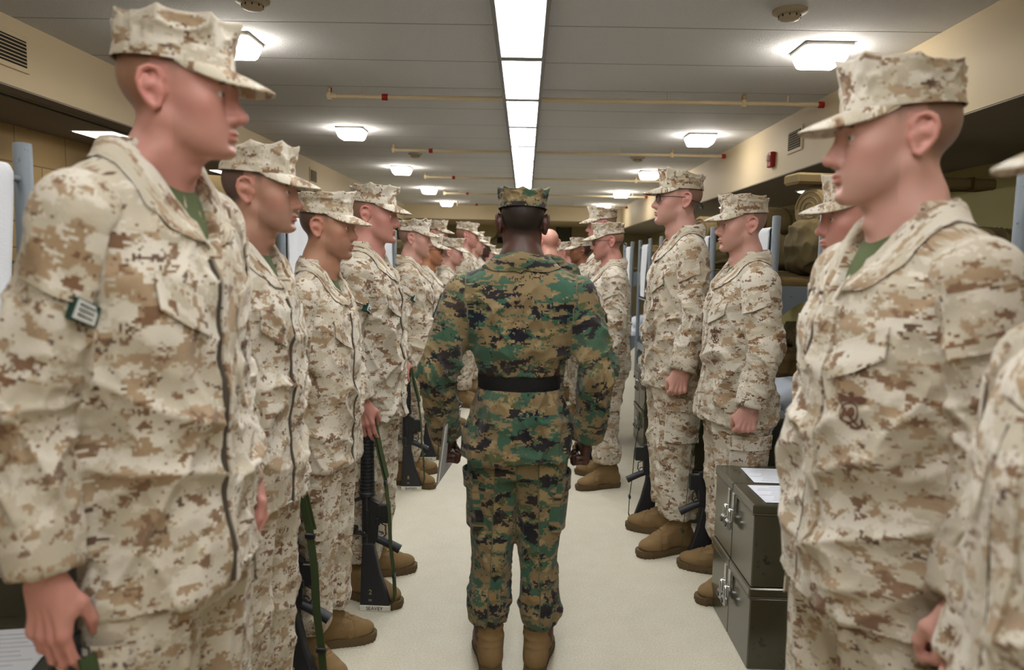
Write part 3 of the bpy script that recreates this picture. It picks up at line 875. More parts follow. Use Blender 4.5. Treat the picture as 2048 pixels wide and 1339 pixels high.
# ------------------------------------------------------------------ uniform sets (meshes shared by copies)
def uniform(pose, tab, seed, h=.0055, walk=False):
    V, F, U = jacket_arrays(pose, tab, seed, h, 1.0, walk)
    bv = bvh_of(V, F)
    J = dict(jacket=mesh_from('jacket', V, F, True, {'camo': ('FLOAT_VECTOR', U)}), bvh=bv)
    J['collar'] = collar_mesh(bv, seed)
    J['flaps'] = []
    for s in (-1, 1):
        # chest pocket flap, lower edge falling towards the front opening
        J['flaps'].append(('chest_pocket_flap', patch(bv, [(.13, s * .156, 1.318), (.13, s * .046, 1.280), (.13, s * .042, 1.214), (.13, s * .158, 1.264)], (1, s * .35, 0), 22, 12, .004, .003, .004, 3, seed + s, point=.10)))
        sh, el = Vector(pose['rs' if s < 0 else 'ls']), Vector(pose['re' if s < 0 else 'le'])
        def ap(t, x): p = sh.lerp(el, t); return (p.x + x, p.y + s * .07, p.z)
        def a3(t, f): p = sh.lerp(el, t); f = math.radians(f); return (p.x + .085 * math.sin(f), p.y + s * .085 * math.cos(f), p.z)
        J['flaps'].append(('sleeve_pocket_flap', patch(bv, [a3(-.02, -4), a3(.08, 78), a3(.46, 80), a3(.30, -6)], (.72, s * .7, 0), 20, 14, .004, .003, .006, 4, seed + 3 * s, point=.06)))
    J['placket'] = patch(bv, [(.15, .030, 1.345), (.15, -.022, 1.345), (.15, -.022, tab[0][0] + .004), (.15, .030, tab[0][0] + .004)], (1, 0, 0), 7, 60, .004, .003, 0, 2, seed + 8)
    J['fly_shadow'] = patch(bv, [(.15, -.021, 1.34), (.15, -.029, 1.34), (.15, -.031, tab[0][0] + .004), (.15, -.021, tab[0][0] + .004)], (1, 0, 0), 4, 50, .0022, .002, 0, 2, seed + 9)  # narrow strip carrying the painted shadow of the jacket opening
    J['emblem'] = decal(bv, emblem_polys(1.15), (.13, .100, 1.172), (-.25, -.968, 0), (0, 0, 1), (1, .28, 0), .0022)
    def a4(t, o): p = Vector(pose['rs']).lerp(Vector(pose['re']), t); return (p.x + .085, p.y + o, p.z)
    TD = (1, -.45, 0)
    J['tag_edge'] = patch(bv, [a4(.40, -.048), a4(.47, .006), a4(.58, .006), a4(.515, -.050)], TD, 6, 5, .013, .002, 0, 6, 1)
    J['tag_face'] = patch(bv, [a4(.413, -.043), a4(.474, .002), a4(.569, .002), a4(.510, -.046)], TD, 6, 5, .0155, .002, 0, 6, 1)
    J['tag_ink'] = [patch(bv, [a4(.436 + k * .027, -.038), a4(.480 + k * .027, -.005), a4(.486 + k * .027, -.005), a4(.442 + k * .027, -.038)], TD, 9, 2, .0175, .0006, 0, 6, 1) for k in (0, 1, 2)]
    return J
def trousers_set(seed, h=.006):
    V, F, U = trouser_arrays(seed, h); bv = bvh_of(V, F)
    T = dict(trousers=mesh_from('trousers', V, F, True, {'camo': ('FLOAT_VECTOR', U)}), pockets=[])
    for s in (-1, 1):
        T['pockets'].append(('cargo_pocket', patch(bv, [(-.085, s * .2, .730), (.075, s * .2, .730), (.080, s * .2, .540), (-.080, s * .2, .540)], (.05, s, 0), 16, 18, .016, .004, 0, 6, seed + s)))
        T['pockets'].append(('cargo_pocket_flap', patch(bv, [(-.092, s * .2, .752), (.082, s * .2, .752), (.084, s * .2, .690), (-.090, s * .2, .690)], (.05, s, 0), 16, 8, .022, .004, .003, 6, seed + 2 * s)))
    return T
_shirtV, _shirtF = surface(lambda P: loft(P, SHIRT), (-.16, -.17, 1.26), (.16, .17, 1.52), .006)
SHIRT_ME = mesh_from('undershirt', _shirtV, _shirtF, True)
_b, _s, _l = boot_meshes()
BOOT_ME = _b
SOLE_ME = _s.build('sole', M_SOLE).data
LACE_ME = _l.build('bootlace', M_LACE, smooth=True).data
for _o in list(COL.objects): 
    if _o.type == 'MESH' and _o.parent is None: bpy.data.objects.remove(_o)
CAPS = [cap_meshes(k, (1.0, .94, 1.05, .98)[k]) for k in range(4)]
UNI = [uniform(POSE_FWD if k > 2 else POSE_RECRUIT, T_RECRUIT, k, .0050) for k in range(6)]
TRO = [trousers_set(k) for k in range(2)]
UNI_WALK = uniform(POSE_WALK, T_WALK, 8, .0050, True)

def glasses_meshes(strap=True):
    f = MB(); l = MB(); st = MB()
    for s in (-1, 1):
        ring = [(.116 - .006 * abs(math.cos(a)) * 0 - abs(s * .032 + .026 * math.cos(a)) * .14, s * .032 + .026 * math.cos(a), .002 + .019 * math.sin(a) * (1 - .15 * math.cos(a) * 0)) for a in np.linspace(0, 2 * math.pi, 22)]
        f.tube(ring, .0018, 6, caps=False)
        f.tube([(.107, s * .060, .008), (.06, s * .079, .012), (.0, s * .083, .014), (-.018, s * .086, .006)], .0017, 6)
        c = [(.116 - abs(s * .032 + .024 * math.cos(a)) * .14, s * .032 + .024 * math.cos(a), .002 + .0175 * math.sin(a)) for a in np.linspace(0, 2 * math.pi, 20, endpoint=False)]
        l.add(c + [(x - .0015, y, z) for x, y, z in c], [tuple(range(20)), tuple(range(39, 19, -1))] + [(k, 20 + k, 20 + (k + 1) % 20, (k + 1) % 20) for k in range(20)])
    f.tube([(.115, -.008, .006), (.119, 0, .009), (.115, .008, .006)], .0018, 6)
    pts = []
    for a in np.linspace(math.radians(100), math.radians(260), 18):
        pts.append((-.004 + .098 * math.cos(a), .086 * math.sin(a) * 1.0, .004 - .026 * (1 - abs(math.sin(a)))))
    st.tube(pts, .004, 4, flat=(.010, .003), up=(0, 0, 1))
    return f, l, st
_gf, _gl, _gs = glasses_meshes()

SIDEW = 0
def person(name_lab, loc, rz, scale=1.0, skin_m=None, uni=0, tro=0, capk=0, morph=None, yaw=0.0, pitch=0.0, tilt=0.0, far=False, wood=False, walk=False, hat=True,
           glasses=None, tagged=False, girth=1.0, group=None, capdz=0.0, capp=0.0, mid=False):
    root = empty('person', loc, rz, name_lab, 'person', group)
    gx, gy = girth if isinstance(girth, tuple) else (girth, girth)
    root.scale = (scale * gx, scale * gy, scale)
    pose = POSE_WALK if walk else (POSE_FWD if uni > 2 else POSE_RECRUIT)
    cm = M_WOOD if wood else M_DESERT
    h = .0042 if far else (.0032 if mid else .0027)
    V, F, mk = body_arrays(pose, 'walk' if walk else ('fwd' if uni > 2 else 'recruit'), h, morph, yaw, pitch, tilt)
    V = V.copy(); wz = sstep(1.43, 1.53, V[:, 2])           # girth is for trunk and clothes, not the head
    V[:, 0] *= 1 + (1 / gx - 1) * wz; V[:, 1] *= 1 + (1 / gy - 1) * wz
    me = mesh_from('body', V, F, True, {'mask': ('FLOAT_COLOR', mk)})
    link('body', me, skin_m or M_PALE, root)
    HM = Matrix.Diagonal((1 / gx, 1 / gy, 1, 1)) @ head_matrix(yaw, pitch, tilt) @ Matrix.Scale((morph or {}).get('hs', 1), 4)
    HM = Matrix.Translation(((morph or {}).get('dx', 0) / gx, 0, (morph or {}).get('dz', 0))) @ HM
    if hat:
        cr, vi = CAPS[capk]
        c = link('utility_cover', cr, cm, root); v = link('visor', vi, cm, c)
        c.matrix_basis = HM @ Matrix.Translation((0, 0, capdz)) @ CAP_OFF @ Matrix.Rotation(capp, 4, 'Y')
    U = UNI_WALK if walk else UNI[uni]
    j = link('jacket', U['jacket'], cm, root)
    link('collar', U['collar'], cm, j)
    if not far or mid:
        for nm, m in U['flaps']: link(nm, m, cm, j)
        link('placket', U['placket'], cm, j); link('fly_shadow_strip', U['fly_shadow'], M_FLYSHADE, j)
        if not walk: link('emblem', U['emblem'], M_EMBLEM, j)
    if tagged:
        t = link('name_tag', U['tag_edge'], M_TAGEDGE, j); t['label'] = 'white card name tag with dark edge on sleeve pocket'
        link('card', U['tag_face'], M_TAG, j)
        for m in U['tag_ink']: link('tag_lettering', m, M_INK, j)
    link('undershirt', SHIRT_ME, M_SHIRT, root)
    T = TRO[tro]
    t = link('trousers', T['trousers'], cm, root)
    if not far or mid:
        for nm, m in T['pockets']: link(nm, m, cm, t)
    if walk: t.scale = (.94, .87, 1)
    for s in (-1, 1):
        b = link('boot', BOOT_ME, M_BOOT, root, (-.012, s * (.090 if walk else .112), 0)); b.rotation_euler = (0, 0, s * math.radians(9 if walk else 24))
        link('sole', SOLE_ME, M_SOLE, b)
        if not far or mid: link('bootlace', LACE_ME, M_LACE, b)
    if glasses:
        g = _gf.build('eyeglasses', M_GLASS_FRAME, root, smooth=True); g.matrix_basis = HM
        _gl.build('lens', M_LENS, g)
        if glasses == 'strap': _gs.build('retention_strap', M_BLACK, g)
    return root
# ------------------------------------------------------------------ rifle at order arms: butt on the deck, grip forward (+X)
def text_mesh(txt, size, ext=.0004):
    cu = bpy.data.curves.new('txt', 'FONT'); cu.body = txt; cu.size = size; cu.extrude = ext; cu.align_x = 'CENTER'; cu.align_y = 'CENTER'
    o = bpy.data.objects.new('txt', cu); COL.objects.link(o)
    dg = bpy.context.evaluated_depsgraph_get(); dg.update()
    me = bpy.data.meshes.new_from_object(o.evaluated_get(dg)); bpy.data.objects.remove(o); bpy.data.curves.remove(cu)
    return me
def lettering(name, txt, size, M, mat, parent, ext=.0004):
    me = text_mesh(txt, size, ext); me.materials.clear()
    o = link(name, me, mat, parent); o.matrix_basis = M; return o

def rifle(label, loc, rz, tape='', num='2', lean=0.0, group='service rifles at order arms', side=-1, wide=False):
    root = empty('rifle', loc, rz, label, 'rifle', group); root.rotation_euler = (lean * .4, lean, rz)
    m = MB()                                                   # stock tapers from the toe up to the receiver
    prof = [(-.046, .024), (.084, .024), (.082, .040), (.040, .165), (.018, .262), (.014, .300), (-.034, .300), (-.038, .262)]
    m.prism(prof, -.020, .020, 'xz')
    b = m.build('buttstock', M_POLY, root); bv = b.modifiers.new('bevel', 'BEVEL'); bv.width = .006; bv.segments = 2
    t = MB(); t.box((.0185, 0, .0135), (.132, .0425, .027), bev=.003); tp = t.build('butt_tape', M_WHITE_TAPE, root)
    for sd in (-1, 1):
        R = Matrix.Rotation(math.pi / 2, 4, 'X') if sd < 0 else (Matrix.Rotation(math.pi, 4, 'Z') @ Matrix.Rotation(math.pi / 2, 4, 'X'))
        if tape: lettering('tape_lettering', tape, .022, Matrix.Translation((.018, sd * .0218, .0135)) @ R, M_INK, tp)
        lettering('stock_number', num, .030, Matrix.Translation((.0, sd * .0206, .085)) @ R, M_BRASSPAINT, b)
        lettering('stock_bars', 'II', .020, Matrix.Translation((.0, sd * .0206, .050)) @ R @ Matrix.Rotation(math.pi / 2, 4, 'Z'), M_BRASSPAINT, b)
    r = MB()                                                   # receiver halves
    r.prism([(-.034, .292), (.014, .292), (.030, .320), (.034, .385), (.034, .470), (-.030, .500), (-.038, .480)], -.016, .016, 'xz')
    r.lathe([(.016, .285), (.019, .30), (.019, .49), (.017, .50)], (-.022, 0, 0), 14)
    r.box((.050, 0, .425), (.060, .030, .078), bev=.004)        # magazine well
    r.box((.030, -.019, .395), (.020, .008, .030), bev=.002); r.box((-.012, -.020, .40), (.014, .008, .09), bev=.002)
    r.lathe([(.012, 0), (.012, .022), (.008, .026)], (-.024, -.018, .345), 10, Matrix.Rotation(math.pi / 2, 3, 'X'))
    rc = r.build('receiver', M_BLACK, root, smooth=35)
    h = MB()                                                   # carrying handle with rear sight behind the bore
    h.tube([(-.036, 0, .335), (-.072, 0, .338), (-.082, 0, .36), (-.082, 0, .455), (-.070, 0, .478), (-.036, 0, .492)], .0085, 8)
    h.box((-.080, 0, .350), (.030, .036, .030), bev=.004); h.lathe([(.013, -.026), (.013, .026)], (-.074, 0, .350), 12, Matrix.Rotation(math.pi / 2, 3, 'X'))
    h.build('carry_handle', M_BLACK, rc, smooth=35)
    g = MB()
    g.tube([(.016, 0, .318), (.050, 0, .306), (.092, 0, .286), (.122, 0, .270)], [.017, .018, .0185, .020], 12)
    gp = g.build('pistol_grip', M_POLY, root, smooth=50)
    tg = MB(); tg.tube([(.034, 0, .385), (.060, 0, .372), (.062, 0, .335), (.044, 0, .312)], .003, 6); tg.tube([(.032, 0, .345), (.046, 0, .343), (.052, 0, .334)], .0028, 6)
    tg.build('trigger_guard', M_BLACK, rc, smooth=True)
    pr = [(.026, .500), (.034, .503), (.034, .516)]
    z = .520
    while z < .775:
        w = .031 - .006 * (z - .52) / .26; pr += [(w, z), (w, z + .009), (w - .004, z + .010), (w - .004, z + .014)]; z += .0155
    pr += [(.025, .782), (.021, .790)]
    hg = MB(); hg.lathe(pr, (-.018, 0, 0), 20); hg.build('handguard', M_POLY, root, smooth=30)
    bl = MB(); bl.lathe([(.0085, .78), (.0085, .955)], (-.018, 0, 0), 12); bl.lathe([(.0105, .955), (.0105, .99), (.0085, 1.0)], (-.018, 0, 0), 12)
    br = bl.build('barrel', M_BLACK, root, smooth=40)
    fs = MB(); fs.prism([(-.028, .80), (-.030, .86), (-.070, .832), (-.070, .818)], -.006, .006, 'xz'); fs.lathe([(.013, .795), (.013, .865)], (-.018, 0, 0), 12)
    fs.tube([(-.006, 0, .845), (.012, 0, .842), (.012, 0, .815), (-.006, 0, .812)], .002, 6)
    fs.build('front_sight', M_BLACK, br, smooth=35)
    upv = (.25, 1, 0) if wide else (1, .25 * side, 0)
    sl = MB(); sl.tube([(.010, side * .004, .83), (.030, side * .012, .70), (.062, side * .020, .58), (.080, side * .024, .44), (.086, side * .024, .30), (.100, side * .018, .17), (.104, side * .01, .07), (.092, 0, .030)], .01, flat=(.030, .0028), up=upv)
    sl.tube([(.012, side * .004, .83), (.040, side * .006, .70), (.070, side * .014, .585)], .01, flat=(.030, .0028), up=upv)
    s_ = sl.build('sling', M_SLING, root)
    for zz, xx in ((.565, .0635), (.165, .1003)):
        bk = MB(); bk.box((xx, side * .021, zz), (.036, .010, .020) if wide else (.012, .034, .020), bev=.003)
        bk.build('sling_buckle', M_BLACK, s_)
    return root
M_BRASSPAINT = simple('yellowed_stencil_paint', lin(168, 150, 104), .8)
# ------------------------------------------------------------------ the room
CEIL, XL, XR, WL, WR, ZL, ZR = 2.78, -2.86, 2.23, -3.70, 3.42, 2.40, 2.29
Y0, YH, Y1 = -2.6, 18.0, 21.0
def ceiling_mat():
    n = NT('textured_ceiling_paint'); n.b.inputs['Roughness'].default_value = .9
    co = n.n('TexCoord').outputs['Object']
    y = n.n('SeparateXYZ', i_0=co).outputs[1]
    w = n.n('Math', operation='PINGPONG', i_0=n.n('Math', operation='ADD', i_0=y, i_1=.35).outputs[0], i_1=.385).outputs[0]
    line = n.ramp(w, .0, .012)
    c = n.mix(n.noise(co, 90, 3, .7), lin(202, 203, 206), lin(226, 227, 230))
    c = n.mix(line, lin(150, 147, 140), c)
    n.l(c, n.b.inputs['Base Color'])
    h = n.n('Math', operation='ADD', i_0=n.noise(co, 130, 3, .75), i_1=line).outputs[0]
    n.bump(h, .9, .008); return n.m
def block_mat():
    n = NT('tan_painted_concrete_block'); n.b.inputs['Roughness'].default_value = .6
    co = n.n('TexCoord').outputs['Object']; s = n.n('SeparateXYZ', i_0=co)
    v = n.n('CombineXYZ', i_0=s.outputs[1], i_1=s.outputs[2], i_2=0.0).outputs[0]
    b = n.n('TexBrick', i_Vector=v, i_Color1=lin(186, 160, 112), i_Color2=lin(180, 152, 104), i_Mortar=lin(140, 116, 78), i_Scale=1.0)
    b.inputs['Mortar Size'].default_value = .006; b.inputs['Brick Width'].default_value = .61; b.inputs['Row Height'].default_value = .305
    n.l(b.outputs['Color'], n.b.inputs['Base Color']); n.bump(n.noise(co, 150, 3), .2, .004); return n.m
def floor_mat():
    n = NT('flecked_beige_vinyl_floor'); n.b.inputs['Roughness'].default_value = .55
    co = n.n('TexCoord').outputs['Object']
    a = n.noise(co, 140, 3, .8); b2 = n.noise(co, 9, 3, .6); d = n.noise(co, 420, 2, .7)
    c = n.mix(n.ramp(a, .35, .65), lin(186, 178, 156), lin(214, 208, 190))
    c = n.mix(n.ramp(b2, .4, .75), c, n.mix(.25, c, lin(180, 168, 138)))
    c = n.mix(n.ramp(d, .62, .70), c, lin(150, 140, 116))
    n.l(c, n.b.inputs['Base Color']); n.bump(d, .12, .003); return n.m
M_CEIL = ceiling_mat(); M_BLOCK = block_mat(); M_FLOOR = floor_mat()
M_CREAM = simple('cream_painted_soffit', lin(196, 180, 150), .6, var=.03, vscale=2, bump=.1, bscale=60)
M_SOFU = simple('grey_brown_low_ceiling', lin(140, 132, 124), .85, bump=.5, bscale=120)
M_FARW = simple('olive_tan_far_wall', lin(150, 138, 104), .7, var=.05)
M_OLIVEW = simple('yellow_green_wall_paint', lin(176, 166, 112), .65, var=.05, vscale=3)
M_FRAMEW = simple('white_light_trim', lin(208, 206, 200), .5)
M_STRIPF = simple('grey_light_frame', lin(128, 128, 130), .5)
M_STRIP = simple('strip_diffuser', lin(240, 240, 240), .5, emit=(.96, .985, 1.0, 1), estr=STRIP_E)
M_FIXL = simple('drop_lens', lin(250, 240, 220), .5, emit=(1.0, .93, .82, 1), estr=FIX_E)
M_SOFL = simple('soffit_diffuser', lin(250, 245, 240), .5, emit=(1.0, .94, .86, 1), estr=SOFFIT_E)
M_PIPE = simple('cream_painted_pipe', lin(206, 190, 158), .45)
M_REDP = simple('red_enamel', lin(150, 30, 26), .45)
M_BRASS = simple('dull_brass', lin(130, 106, 74), .4, .8)
M_BEIGEPL = simple('beige_plastic', lin(176, 164, 142), .6)
M_DARKV = simple('dark_vent_recess', lin(36, 33, 30), .8)
M_GREYST = simple('grey_painted_steel', lin(112, 120, 128), .42, .0, .5, dark=lin(50, 50, 54), dscale=26, dth=(.66, .72))
M_TOWEL = simple('white_terry_towel', lin(226, 228, 232), .98, bump=.8, bscale=260)
M_LINEN = simple('white_bed_linen', lin(205, 210, 220), .9, bump=.3, bscale=60)
M_DUFF = simple('olive_brown_canvas', lin(108, 94, 64), .9, var=.18, vscale=5, bump=.35, bscale=340)
M_BLANK = simple('brown_wool_blanket', lin(92, 74, 40), .97, var=.12, vscale=8, bump=.5, bscale=240)
M_MAT = simple('tan_sleeping_mat_cloth', lin(134, 116, 82), .9, var=.12, vscale=8, bump=.3, bscale=300)
M_LOCK = simple('olive_drab_enamel', lin(66, 63, 48), .2, 0, .8, var=.22, vscale=5, dark=lin(34, 34, 28), dscale=9)
M_LOCKE = simple('worn_olive_edge', lin(84, 78, 62), .45)
M_PAPER = simple('white_paper', lin(222, 224, 232), .8)

def struct(o, part=False):
    o['kind'] = 'structure'; return o
mb = MB(); mb.box(((WL + WR) / 2, (Y0 + Y1) / 2, -.05), (WR - WL + .4, Y1 - Y0 + .4, .1)); struct(mb.build('floor', M_FLOOR))
mb = MB(); mb.box(((XL + XR) / 2, (Y0 + YH) / 2, CEIL + .05), (XR - XL, YH - Y0, .1)); struct(mb.build('ceiling', M_CEIL))
def soffit(nm, x0, x1, z):
    m = MB(); xa, xb = min(x0, x1), max(x0, x1)
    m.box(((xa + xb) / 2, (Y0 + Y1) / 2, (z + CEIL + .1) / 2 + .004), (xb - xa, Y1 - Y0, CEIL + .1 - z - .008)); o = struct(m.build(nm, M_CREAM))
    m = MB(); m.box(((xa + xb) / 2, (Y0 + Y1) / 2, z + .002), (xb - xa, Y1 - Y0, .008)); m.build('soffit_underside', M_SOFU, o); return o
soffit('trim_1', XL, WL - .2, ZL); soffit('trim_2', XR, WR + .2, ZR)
mb = MB(); mb.box((WL - .05, (Y0 + Y1) / 2, 1.25), (.1, Y1 - Y0, 2.5)); struct(mb.build('wall_left', M_BLOCK))
mb = MB(); mb.box((WR + .05, (Y0 + Y1) / 2, 1.25), (.1, Y1 - Y0, 2.5)); struct(mb.build('wall_right', M_OLIVEW))
mb = MB(); mb.box(((WL + WR) / 2, Y1 + .05, 1.4), (WR - WL, .1, 2.9)); struct(mb.build('wall_back', M_FARW))
mb = MB(); mb.box(((WL + WR) / 2, Y0 - .05, 1.4), (WR - WL, .1, 2.9)); struct(mb.build('wall_front', M_CREAM))
mb = MB(); mb.box(((XL + XR) / 2, (YH + Y1) / 2, 2.46 + .21), (XR - XL, Y1 - YH, .42)); struct(mb.build('trim_3', M_CREAM))
for nm, x in (('baseboard_left', WL + .01), ('baseboard_right', WR - .01)):
    m = MB(); m.box((x, (Y0 + Y1) / 2, .05), (.02, Y1 - Y0, .1)); struct(m.build(nm, simple(nm, lin(70, 62, 52), .6)))

# --- centre light strip: fourteen panels, each its own fixture
SX, SW = -.046, .268
ys = [4.51 + 1.121 * k for k in range(-6, 12)]
ordn = ['first', 'second', 'third', 'fourth', 'fifth', 'sixth', 'seventh', 'eighth', 'ninth', 'tenth', 'eleventh', 'twelfth', 'thirteenth', 'fourteenth', 'fifteenth', 'sixteenth', 'seventeenth', 'eighteenth']
vis = 0
for k in range(len(ys) - 1):
    a, b = ys[k], ys[k + 1]
    t = empty('strip_light', (SX, (a + b) / 2, CEIL), 0, None, 'ceiling light', 'long white strip lights over the aisle')
    if b > 3.6:
        t['label'] = 'long white ceiling strip panel over the aisle, %s from the front' % ordn[vis]; vis += 1
    else: t['label'] = 'white ceiling strip panel over the aisle, ahead of the frame'
    m = MB()
    for s in (-1, 1): m.box((s * (SW / 2 - .006), 0, -.060), (.026, b - a - .002, .120), bev=.003)
    m.box((0, 0, -.085), (SW - .02, b - a - .004, .02))
    for s in (-1, 1): m.box((0, s * ((b - a) / 2 - .021), -.104), (SW - .034, .040, .028))
    m.build('light_frame', M_STRIPF, t)
    m = MB(); m.box((0, 0, -.104), (SW - .040, b - a - .086, .022)); m.build('diffuser', M_STRIP, t)

# --- square drop-lens fixtures beside the strip
n_ = {-1: 0, 1: 0}
for k in range(-2, 5):
    for s in (-1, 1):
        x, y = (-1.76 if s < 0 else 1.71), 4.60 + 3.07 * k
        sd = 'left' if s < 0 else 'right'
        if k >= 0: lab = 'square white drop-lens ceiling light on the %s, %s from the front' % (sd, ordn[n_[s]]); n_[s] += 1
        else: lab = 'square white drop-lens ceiling light on the %s, ahead of the frame, %s' % (sd, ordn[-k])
        t = empty('square_ceiling_light', (x, y, CEIL), 0, lab, 'ceiling light', 'square ceiling lights')
        m = MB(); m.box((0, 0, -.010), (.275, .275, .020), bev=.005); m.build('light_base', M_FRAMEW, t)
        m = MB(); m.lathe([(.182, -.020), (.178, -.045), (.150, -.098), (.14, -.102)], (0, 0, 0), 4, Matrix.Rotation(math.pi / 4, 3, 'Z'))
        o = m.build('drop_lens', M_FIXL, t); bv = o.modifiers.new('bevel', 'BEVEL'); bv.width = .012; bv.segments = 3
# --- recessed lights under the soffits
for x, y, z, lab, rnd in ((-3.22, 5.8, ZL, 'square recessed light in the low left soffit above the nearest man', 0), (-3.2, 8.2, ZL, 'far recessed light in the low left soffit', 0), (2.95, 8.0, ZR, 'oval glowing recessed light in the low right soffit above the gear', 1), (2.75, 10.4, ZR, 'small far recessed light in the low right soffit', 1), (-3.2, 2.2, ZL, 'recessed light in the left soffit ahead of the frame', 0), (2.9, 2.4, ZR, 'recessed light in the right soffit ahead of the frame', 1)):
    t = empty('soffit_light', (x, y, z), 0, lab, 'ceiling light', 'recessed soffit lights')
    m = MB()
    if rnd: m.lathe([(.15, 0), (.15, -.010), (.13, -.012)], (0, 0, 0), 28); m.build('light_ring', M_FRAMEW, t); m = MB(); m.lathe([(.128, -.004), (.128, -.016), (.10, -.022)], (0, 0, 0), 28)
    else: m.box((0, 0, -.006), (.34, .34, .012)); m.build('light_ring', M_FRAMEW, t); m = MB(); m.box((0, 0, -.010), (.30, .30, .012))
    m.build('diffuser', M_SOFL, t)
# --- sprinkler lines
for k, y in enumerate((5.86, 8.66, 11.4, 14.1, 16.8)):
    t = empty('sprinkler_pipe', (0, y, CEIL - .064), 0, 'cream sprinkler pipe crossing the ceiling, %s from the front' % ordn[k], 'pipe', 'ceiling sprinkler pipes')
    m = MB(); m.tube([(-1.50, 0, 0), (XR, 0, 0)], .017, 12); m.tube([(-1.53, 0, -.005), (-1.50, 0, 0), (-1.46, 0, 0)], .022, 12); m.build('pipe_run', M_PIPE, t, smooth=True)
    for x in (-1.51, 1.62):
        h = MB(); h.lathe([(.020, -.030), (.022, 0), (.020, .025), (.010, .030), (.010, .064)], (x, 0, 0), 12); hd = h.build('sprinkler_head', M_PIPE, t, smooth=40)
        h = MB(); h.box((x, 0, .044), (.026, .026, .04), bev=.003); h.build('head_guard', M_BRASS, hd)
    for x in (-1.24, -.2, 1.05, 1.95):
        h = MB(); h.tube([(x, 0, .015), (x, 0, .064)], .006, 8); h.tube([(x - .01, -.020, 0), (x, 0, .022), (x + .01, .020, 0)], .004, 6); h.build('pipe_hanger', M_PIPE, t)
    for x in (-1.09, XR - .03):
        h = MB(); h.lathe([(.022, -.022), (.025, -.018), (.025, .018), (.022, .022)], (x, 0, 0), 14, Matrix.Rotation(math.pi / 2, 3, 'Y')); h.build('red_coupling', M_REDP, t, smooth=40)
# --- smoke detectors, vents, alarm
for x, y, lab in ((-1.40, 3.92, 'round beige smoke detector on the ceiling above the nearest left-hand man'), (1.30, 3.95, 'round beige smoke detector on the ceiling before the nearest right-hand light'), (-1.37, 9.38, 'far smoke detector on the left half of the ceiling'), (1.34, 9.36, 'far smoke detector on the right half of the ceiling')):
    t = empty('smoke_detector', (x, y, CEIL), 0, lab, 'smoke detector', 'ceiling smoke detectors')
    m = MB(); m.lathe([(.085, 0), (.085, -.014), (.070, -.020), (.050, -.024)], (0, 0, 0), 28); m.build('detector_base', M_BEIGEPL, t, smooth=40)
    m = MB(); m.lathe([(.050, -.022), (.055, -.034), (.046, -.048), (.02, -.054)], (0, 0, 0), 24); o = m.build('sensor_cap', M_BEIGEPL, t, smooth=50)
    m = MB()
    for q in range(10): a = q * math.pi / 5; m.box((.0535 * math.cos(a), .0535 * math.sin(a), -.034), (.006, .006, .010), Matrix.Rotation(a, 3, 'Z'))
    m.build('sensor_slots', M_DARKV, o)
for x, y, z, lab in ((XL, 4.22, 2.60, 'slotted wall vent on the left soffit at the frame edge'), (XL, 10.2, 2.57, 'far slotted wall vent on the left soffit'), (XR, 6.45, 2.55, 'slotted wall vent on the right soffit below the pipe end')):
    s = 1 if x < 0 else -1
    t = empty('air_vent', (x, y, z), 0, lab, 'vent', 'soffit air vents')
    m = MB(); m.box((s * .006, 0, 0), (.012, .34, .20), bev=.003); m.build('vent_frame', M_CREAM, t)
    m = MB(); m.box((s * .0125, 0, 0), (.004, .28, .145)); m.build('vent_recess', M_DARKV, t)
    m = MB()
    for q in range(7): m.box((s * .017, 0, -.06 + q * .02), (.012, .27, .004), Matrix.Rotation(s * .6, 3, 'Y'))
    m.build('vent_slats', M_CREAM, t)
t = empty('fire_alarm', (XR, 7.0, 2.46), 0, 'red fire alarm box on the right-hand soffit', 'alarm')
m = MB(); m.box((-.022, 0, 0), (.044, .11, .135), bev=.008); m.build('alarm_body', M_REDP, t)
m = MB(); m.lathe([(.03, 0), (.03, .014), (.018, .024)], (-.044, 0, .012), 18, Matrix.Rotation(-math.pi / 2, 3, 'Y')); m.build('strobe_lens', simple('clear_strobe', lin(226, 216, 206), .2), t, smooth=40)
t = empty('linear_air_slot', (-3.02, 4.9, ZL), 0, 'long narrow air slot in the underside of the left soffit', 'vent')
m = MB(); m.box((0, 0, -.004), (.08, 2.6, .008), bev=.002); m.build('slot_trim', M_SOFU, t); m = MB(); m.box((0, 0, -.007), (.035, 2.5, .006)); m.build('slot_gap', M_DARKV, t)
# --- far wall
t = empty('framed_notice', (1.05, Y1, 2.22), 0, 'dark framed notice board on the far wall beside the bald man', 'notice board')
m = MB(); m.box((0, -.02, 0), (.42, .04, .55), bev=.006); m.build('board_frame', simple('dark_frame', lin(44, 42, 36), .5), t); m = MB(); m.box((0, -.042, -.0), (.34, .006, .46)); m.build('board_panel', simple('board_green', lin(64, 66, 52), .6), t)
m = MB(); m.box((.02, -.046, .25), (.26, .006, .05)); m.build('board_header', simple('board_header', lin(150, 132, 84), .7), t)
t = empty('wall_plaque', (-1.05, Y1, 2.34), 0, 'round olive and cream plaque on the far wall above the caps', 'plaque')
m = MB(); m.lathe([(.30, 0), (.30, .02), (.27, .035)], (0, 0, 0), 32, Matrix.Rotation(math.pi / 2, 3, 'X')); m.build('plaque_disc', simple('plaque_cream', lin(176, 164, 120), .6), t, smooth=40)
m = MB(); m.lathe([(.32, -.002), (.33, .03), (.28, .04), (.27, .03)], (0, 0, 0), 32, Matrix.Rotation(math.pi / 2, 3, 'X')); m.build('plaque_rim', simple('plaque_olive', lin(110, 104, 56), .6), t, smooth=40)
t = empty('wall_speaker', (-.68, Y1, 2.06), 0, 'small dark speaker box low on the far wall', 'speaker')
